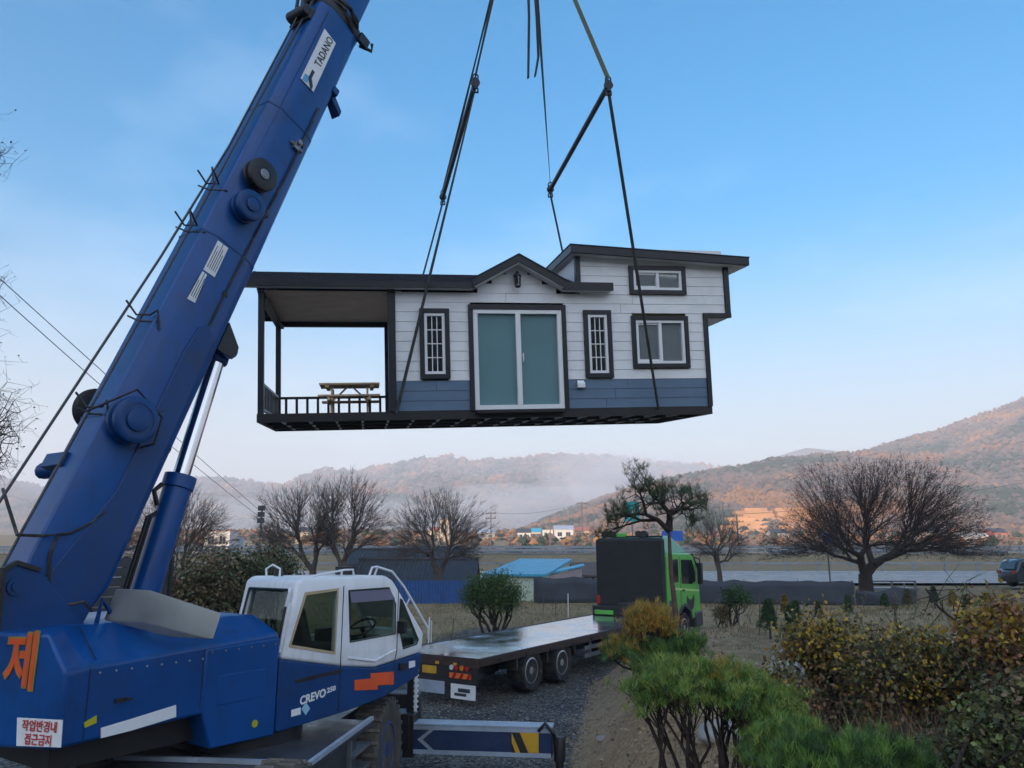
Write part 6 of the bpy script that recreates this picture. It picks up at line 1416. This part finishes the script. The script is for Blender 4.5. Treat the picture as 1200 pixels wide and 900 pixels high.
# thicker, gently bent trunk
S = S[1:]; tr = [g - np.array([0, 0, .1]), at(792, 720, 14.6), at(786, 668, 14.6), at(784, 622, 14.6)]; v, f_ = segs_mesh(np.array([(*tr[i], *tr[i + 1], .062 - .011 * i, .051 - .011 * i) for i in range(3)]), 10)
o = polymesh('trunk', [(v, f_, barkr)], t); o.data.polygons.foreach_set('use_smooth', [True] * len(o.data.polygons))
Tt = twigs(P, rg, 2, .2, .005, .8); ends = np.concatenate([P, Tt[:, 3:6], (Tt[:, :3] + Tt[:, 3:6]) / 2]); n1 = needles(ends, rg, 26, .13, .0045, .5); h = len(ends) // 2; v1, f1 = segs_mesh(np.concatenate([S, Tt]), 5)
na = needles(ends[:h], rg, 13, .12, .0035, .75); nb = needles(ends[h:], rg, 13, .11, .0035, .75); polymesh('crown', [(v1, f1, bark), (*na, pg1), (*nb, pg2)], t)
for px0, py0, px1, py1 in ((784, 690, 722, 640), (790, 705, 742, 668)):
    pass
# needle bushes
def needle_bush(name, label, px, Y, blobs, mats, seed, L=.09, w=.003, n=40, rt=.004, stems=5, up=.6, tw=3, stemm=None, expo=.52, gb=None):
    rg = np.random.default_rng(seed); g = gpt(px, Y) if gb is None else gb; P = []; MI = []
    for (cx, cy, rx, ry, cnt, mi) in blobs:
        cy += NB_DY; rx *= .86; ry *= .8
        k = Y / FPX; c = at(cx, cy, Y)
        Q = dome(rg, cnt, c, (rx * k, rx * k * .85, ry * k), -.35, .5, .25, seed + cx); P.append(Q); MI += [mi] * cnt
    P = np.concatenate(P); MI = np.array(MI); t = thing(name, label, 'bush', tuple(g)); segs = []
    lab_ = np.argsort(P[:, 0] + .3 * rg.normal(size=len(P)) * np.ptp(P[:, 0]) * .3)
    for q in np.array_split(lab_, stems): segs.append(ctree(P[q], g + [rg.normal() * .08, rg.normal() * .08, -.05], rt, rg, expo, (.3, .42), wob=.07))
    S = np.concatenate(segs); T = twigs(P, rg, tw, L * 1.3, rt * .6, .7); MT = np.repeat(MI, tw); v, f_ = segs_mesh(np.concatenate([S, T]), 5); parts = []
    E_ = np.concatenate([P, T[:, 3:6]]); ME = np.concatenate([MI, MT])
    for mi in np.unique(ME):
        q = E_[ME == mi]; pal = mats[mi]; ch = rg.integers(0, len(pal), len(q))
        for c in range(len(pal)):
            if (ch == c).any(): parts.append((*needles(q[ch == c], rg, n, L, w, up), pal[c]))
    polymesh('stems', [(v, f_, stemm or bark)], t); polymesh('needles', parts, t); return t
needle_bush('pine_bush', 'wide bright green pine bush on dark stems at the bottom centre', 840, 6.7, [(815, 798, 78, 32, 140, 0), (880, 815, 58, 30, 85, 0), (770, 812, 36, 24, 52, 0), (905, 838, 42, 24, 48, 0), (850, 785, 32, 15, 34, 1)], [[bg1, bg2, bg2, bg3], [bg1, bg2, or2]], 41, .085, .0028, 24, .0035, 9, 1.0, 2)
needle_bush('pine_bush', 'orange tipped green pine bush beside the flatbed deck', 768, 12.6, [(762, 722, 30, 22, 110, 0), (735, 755, 30, 16, 60, 1), (790, 752, 36, 18, 90, 2), (768, 770, 40, 12, 60, 2)], [[or1, or2, or2], [or2, bg3], [bg3, pg1, bg1]], 42, .12, .0042, 20, .006, 7, 1., 3)
needle_bush('dwarf_pine', 'bushy green dwarf pine in the bottom right corner, nearest the camera', 1015, 5.2, [(1010, 918, 78, 52, 300, 0), (950, 915, 50, 46, 160, 0), (1070, 925, 40, 44, 120, 1)], [[bg3, bg1, pg1], [bg3, pg1]], 43, .085, .0022, 44, .0035, 8, 1.3, 3)
needle_bush('dwarf_pine', 'yellow green dwarf pine between the wide pine bush and the corner', 915, 6.0, [(918, 880, 42, 36, 130, 0), (938, 866, 28, 22, 50, 0)], [[bg1, bg2, bg3]], 44, .085, .0024, 40, .0035, 5, 1.1, 3)
# broadleaf shrubs
def leaf_bush(name, label, px, Y, blobs, seed, L=.07, W=.05, lpt=7, rt=.005, stems=6, tw=3, twl=.2, stemm=None, spread=.1, cat='bush', low=-.5):
    """blobs: (cx, cy, rx, ry, n, palette string)"""
    rg = np.random.default_rng(seed); g = gpt(px, Y); t = thing(name, label, cat, tuple(g)); k = Y / FPX; parts = []; allP = []
    for (cx, cy, rx, ry, n, pal) in blobs:
        if Y < 12: cy += 22; ry *= .72; rx *= .9
        Q = dome(rg, n, at(cx, cy, Y + rg.normal() * .1), (rx * k, rx * k * .8, ry * k), low, .35, .3, seed + cx); allP.append(Q); T = twigs(Q, rg, tw, twl, rt * .5, .2); allP_ = np.concatenate([Q, T[:, 3:6], (T[:, :3] + T[:, 3:6]) / 2])
        B = np.repeat(allP_, lpt, 0); B = B + rg.normal(size=B.shape) * spread; ch = rg.integers(0, len(pal), len(B))
        cl = np.array([noise.noise(Vector(q * 3.)) for q in allP_]); cl = np.repeat(np.clip(((cl + .6) / 1.2 * len(pal)), 0, len(pal) - 1).astype(int), lpt); use = rg.random(len(B)) < .55; ch = np.where(use, cl, ch)
        for c in range(len(pal)):
            m = lf[pal[c]] if isinstance(pal, str) else pal[c]
            if (ch == c).any(): parts.append((*leaves(B[ch == c], rg, L, W), m))
        parts.append((*segs_mesh(T, 3), stemm or bark))
    P = np.concatenate(allP); S = np.concatenate([ctree(P[q], g + [rg.normal() * .15, rg.normal() * .15, -.05], rt, rg, .5, (.3, .42), wob=.08) for q in np.array_split(np.argsort(P[:, 0] + rg.normal(size=len(P)) * .2), stems)])
    v, f_ = segs_mesh(S, 5); polymesh('stems', [(v, f_, stemm or bark)], t); polymesh('foliage', parts, t); return t
leaf_bush('round_shrub', 'round dark green shrub on many stems behind the flatbed deck', 577, 27, [(577, 700, 28, 20, 150, [sg1, sg1, sg2]), (562, 698, 17, 15, 50, [sg2, sg1]), (592, 700, 16, 15, 50, [sg1, sg2])], 51, .085, .035, 8, .009, 9, 3, .3, None, .16)
for args in [('overgrown_shrub', 'dark green overgrown shrub behind the silver tank, right of the lift cylinder', 285, 25, [(285, 690, 32, 34, 160, 'ddgd')], 61), ('overgrown_shrub', 'brown leafy thicket between the lift cylinder and the cab', 245, 24, [(245, 695, 30, 38, 150, 'bbgd')], 62), ('overgrown_shrub', 'low brown bramble left of the lift cylinder by the board wall', 150, 23.5, [(205, 712, 34, 28, 120, 'bgbd')], 63), ('overgrown_shrub', 'olive shrub peeping over the white cab roof', 322, 30, [(322, 672, 22, 26, 90, 'gdb')], 64)]:
    leaf_bush(*args, L=.13, W=.07, lpt=5, rt=.008, stems=5, tw=3, twl=.4, spread=.2)
leaf_bush('autumn_shrub', 'yellow and ochre leaved shrub behind the dwarf pines', 985, 9.8, [(968, 738, 40, 34, 95, 'ygoygb'), (945, 765, 30, 26, 60, 'ogb'), (1000, 790, 46, 36, 90, 'gdggb')], 71, .058, .042, 4, .005, 7, 4, .3, barkg, .08)
leaf_bush('autumn_shrub', 'tangled olive shrub with russet leaves in the middle of the right bank', 1062, 8.8, [(1050, 760, 46, 36, 100, 'gygbd'), (1085, 765, 42, 34, 85, 'ygoyg'), (1050, 815, 46, 28, 70, 'rgbdo'), (1100, 800, 36, 30, 80, 'dgdb')], 72, .055, .04, 4, .005, 8, 4, .3, barkg, .08)
leaf_bush('autumn_shrub', 'orange leaved shrub cut by the right edge of the photo', 1175, 8.2, [(1180, 730, 38, 36, 120, 'yoyrgb'), (1195, 775, 36, 30, 70, 'ogbr'), (1150, 760, 26, 22, 40, 'gdb')], 73, .06, .045, 4, .005, 6, 4, .3, barkg, .08)
leaf_bush('bramble', 'low dark bramble with dry brown leaves left of the ochre shrub', 930, 9.2, [(930, 806, 36, 24, 90, 'bbrdg'), (915, 780, 22, 14, 30, 'ogs')], 74, .06, .04, 4, .004, 6, 3, .2, None, .07)
leaf_bush('bramble', 'dark green bramble along the lower right edge', 1160, 6.6, [(1170, 850, 46, 30, 110, 'ddgp'), (1125, 880, 40, 24, 70, 'dgdb'), (1190, 810, 30, 20, 50, 'dbg')], 75, .06, .045, 4, .004, 6, 3, .18, None, .07)
leaf_bush('bramble', 'small yellow leaved seedling poking above the orange shrub', 1142, 9.4, [(1140, 706, 14, 10, 14, 'yyp'), (1130, 716, 10, 8, 8, 'yo')], 76, .08, .06, 3, .004, 2, 2, .14, None, .05)
# dry fallen branches on the right bank
def branch(pxs, Y, r, seed, label):
    rg = np.random.default_rng(seed); pts = [at(px, py, Y + .3 * i) for i, (px, py) in enumerate(pxs)]; S = []
    for i in range(len(pts) - 1): S.append((*pts[i], *pts[i + 1], r * (1 - .7 * i / len(pts)), r * (1 - .7 * (i + 1) / len(pts))))
    S = np.array(S); mids = np.concatenate([S[:, :3] * (1 - s) + S[:, 3:6] * s for s in (.3, .6, .9)]); T = twigs(mids, rg, 2, .5, r * .3, .3); T2 = twigs(T[:, 3:6], rg, 2, .25, r * .15, .3); v, f_ = segs_mesh(np.concatenate([S, T, T2]), 5)
    o = polymesh('dead_branch', [(v, f_, bark)], None); tag(o, label, 'branch')
branch([(1205, 815), (1150, 752), (1100, 712), (1085, 690)], 8.2, .022, 81, 'long dead branch slanting across the right bank shrubs')
branch([(1118, 905), (1140, 850), (1175, 800), (1215, 770)], 6.2, .016, 82, 'curved dry branch lying low at the right edge')
branch([(1210, 840), (1190, 880), (1150, 905)], 5.4, .012, 83, 'pale looping twig in the bottom right corner')
branch([(1010, 840), (1040, 790), (1052, 735), (1046, 700)], 9.0, .012, 84, 'upright bare twig in the middle of the olive shrub')
# row of small conifers in the nursery field
def conifer(px, Y, h, w_, label, mats, seed, stem=.25):
    rg = np.random.default_rng(seed); g = gpt(px, Y); t = thing('small_conifer', label, 'conifer', tuple(g), 'small conifers planted in the field')
    n = 150; s = rg.random(n) ** .8; a = rg.uniform(0, 6.28, n); rr = w_ * (1 - s * .85) * np.sqrt(rg.uniform(.2, 1, n)) * (1 + .3 * np.sin(3 * a + seed)); P = np.stack([g[0] + rr * np.cos(a), g[1] + rr * np.sin(a), g[2] + h * (stem + (1 - stem) * s)], 1)
    v, f_ = segs_mesh(np.array([(*(g - [0, 0, .05]), *(g + [0, 0, h * .8]), .03, .008)]), 6); polymesh('stem', [(v, f_, bark)], t); polymesh('foliage', [(*needles(P[:75], rg, 16, .12, .012, .8), mats[0]), (*needles(P[75:], rg, 16, .12, .012, .8), mats[1])], t)
C1 = [con1, pg1]; C2 = [con2, or2]; C3 = [con2, con1]
for k, (px, Y, h, w_, lab, mm) in enumerate([(903, 21, .95, .28, 'blue green small conifer, leftmost of the row', C1), (930, 20.5, .85, .24, 'rounded blue green conifer right of the leftmost one', C1), (921, 27, .75, .16, 'narrow brownish conifer behind the two blue green ones', C2), (934, 29, .7, .15, 'slim green conifer behind the rounded one', C1), (960, 31, .85, .16, 'narrow tan conifer below the net fence', C3), (995, 33, .85, .2, 'dark conifer in front of the sagging net', C1), (1038, 33, .6, .22, 'low round green conifer under the big tree', C1), (1065, 33, .75, .22, 'wide brown green conifer right of the big trunk', C3), (1096, 32, .8, .18, 'slender dark conifer in front of the low platform', C1), (1118, 31, .7, .22, 'ochre tinged conifer left of the navy car', C2), (1160, 27, .8, .2, 'brown withered conifer below the navy car', C2), (1135, 31, .55, .2, 'small faded conifer between two larger ones', C3)]): conifer(px, Y, h, w_, lab, mm, 100 + k)
leaf_bush('bonsai_pine', 'tiny umbrella shaped tree on bare stem right of the lorry cab', 861, 26.5, [(861, 701, 15, 7, 60, [con1, sg1])], 91, .09, .04, 6, .008, 2, 3, .12, None, .08, 'tree')
leaf_bush('low_shrub', 'small round brown shrub left of the umbrella shaped tree', 846, 27, [(846, 720, 8, 9, 40, 'dbg')], 92, .08, .04, 5, .006, 3, 2, .1, None, .07)
rg = np.random.default_rng(55); proto = None
for k in range(14):
    px, Y = rg.uniform(845, 1190), rg.uniform(21, 34); g = gpt(px, Y); lab_ = 'thin bare sapling standing in the brown planted field right of the lorry'
    if k % 5 == 0:
        t = thing('sapling', lab_, 'sapling', tuple(g), 'bare saplings planted in the field'); h = rg.uniform(.7, 1.0); P = g + np.stack([rg.normal(size=9) * .14, rg.normal(size=9) * .14, h * rg.uniform(.5, 1.1, 9)], 1)
        S = ctree(P, g - [0, 0, .05], .006, rg, .5, (.25, .4), wob=.05); T = twigs(P, rg, 3, .16, .004, .6); v, f_ = segs_mesh(np.concatenate([S, T]), 5); polymesh('stem', [(v, f_, barkg)], t); v, f_ = leaves(T[:, 3:6], rg, .07, .04); polymesh('foliage', [(v, f_, lf['b'] if k % 10 else lf['o'])], t); proto = t
    else:
        c = copy_tree(proto); c.location = g; c.rotation_euler = (0, 0, rg.uniform(0, 6)); sc_ = rg.uniform(.7, 1.15); c.scale = (sc_, sc_, sc_)
# grass and litter, past counting
def blades(name, n, reg, h, w_, mats, label, cat):
    B = np.array([reg() for _ in range(n)]); d = rng.normal(size=(n, 3)) * .5; d[:, 2] = 1; d /= np.linalg.norm(d, axis=1, keepdims=True); hh = h * rng.uniform(.4, 1.3, (n, 1)); a = rng.uniform(0, 3.14, n); s = np.stack([np.cos(a), np.sin(a), 0 * a], 1)
    V = np.stack([B - s * w_, B + s * w_, B + d * hh], 1).reshape(-1, 3); o = arr_mesh(name, V, np.arange(len(V)).reshape(-1, 3), mats, rng.integers(0, len(mats), n)); tag(o, label, cat, kind='stuff')
dg = [lm('dry_grass', (.24, .18, .1)), lm('dry_grass_brown', (.14, .1, .06)), lm('dry_grass_green', (.1, .12, .04))]
def rf():
    while True:
        y = rng.uniform(22, 41); x = rng.uniform(-.25, .7) * y; s = x - float(edge_x(y))
        if (s < -5 or s > 0.5) and noise.noise(Vector((x * .35, y * .35, 0))) > -.25 + rng.random() * .4 - .2: return (x, y, gz(x, y) - .01)
blades('dry_grass', 14000, rf, .2, .012, dg, 'dry tan winter grass scattered over the field', 'grass')
def rb():
    while True:
        y = rng.uniform(6, 24); x = float(edge_x(y)) + rng.uniform(1.2, 9) * (1 if y > 9 else .6)
        if noise.noise(Vector((x * .8, y * .8, 3))) > -.05: return (x, y, gz(x, y) - .01)
blades('bank_grass', 9000, rb, .13, .006, dg, 'short dry grass and weeds on top of the dirt bank', 'grass')
def rs_():
    while True:
        y = rng.uniform(6.5, 13); x = rng.uniform(.26, .74) * y
        if noise.noise(Vector((x * .9, y * .9, 7))) > 0: return (x, y, gz(x, y) - .01)
blades('dry_stalks', 2600, rs_, .55, .005, [lm('dry_stalk_tan', (.3, .23, .14)), lm('dry_stalk_brown', (.14, .1, .065))], 'tall dry tan stalks standing among the bushes of the right bank', 'weeds')
Q = []
while len(Q) < 5200:
    y = rng.uniform(4.2, 13); x = rng.uniform(.28, .75) * y
    Q.append((x, y, gz(x, y) + rng.uniform(0, .12) * (1 if x > 3 else .3)))
Q = np.array(Q); ch = rng.integers(0, 7, len(Q)); polymesh('leaf_litter', [(*leaves(Q[ch == c], rng, .06, .045, 0), lf['bdgrobg'[c]]) for c in range(7)], None)
tag(bpy.data.objects['leaf_litter'], 'fallen brown leaves and low green plants carpeting the right bank', 'ground cover', kind='stuff')
# far hedge rows and woods along the highway
def farwood(name, label, n, reg, size, mats, cat='trees'):
    oc = np.array([(1, 0, .2), (0, 1, .2), (-1, 0, .2), (0, -1, .2), (.1, .1, .95), (0, 0, -.6)], float); of = np.array([(0, 1, 4), (1, 2, 4), (2, 3, 4), (3, 0, 4), (1, 0, 5), (2, 1, 5), (3, 2, 5), (0, 3, 5)]); Q = np.array([reg() for _ in range(n)])
    sz = size * rng.uniform(.3, 1.2, (n, 1, 1)); VV = Q[:, None, :] + oc[None] * sz * rng.uniform(.5, 1.4, (n, 6, 1)); FF = (np.arange(n)[:, None, None] * 6 + of[None]).reshape(-1, 3); tag(arr_mesh(name, VV.reshape(-1, 3), FF, mats, np.repeat(rng.integers(0, len(mats), n), 8)), label, cat, kind='stuff')
def rh():
    Y = rng.uniform(126, 190); px = rng.uniform(150, 1250); 
    while noise.noise(Vector((px * .012, 3, 0))) < -.12: px = rng.uniform(150, 1250)
    g = gpt(px, Y); return (g[0], Y, g[2] + rng.uniform(0, 1.6) * (1 + noise.noise(Vector((px * .03, 1, 0)))))
farwood('hedgerow', 'dark hedges and low trees beyond the highway barrier', 2600, rh, .9, [wp, wg, wb])
def rv():
    Y = rng.uniform(260, 500); px = rng.uniform(120, 1280)
    while noise.noise(Vector((px * .02, Y * .01, 0))) < -.1: px = rng.uniform(120, 1280)
    g = gpt(px, Y); return (g[0], Y, g[2] + rng.uniform(0, 2.2))
farwood('valley_trees', 'scattered trees between the far village houses', 3000, rv, 1.9, [wp, wg, wb, wo])
import sys; import OpenImageIO as oiio
b=oiio.ImageBuf(sys.argv[1]); s=b.spec()
for y in (.03,.15,.3,.45,.55,.62): print(y,[tuple(int(255*v) for v in b.getpixel(int(x*s.width),int(y*s.height))[:3]) for x in (.05,.45,.9)])
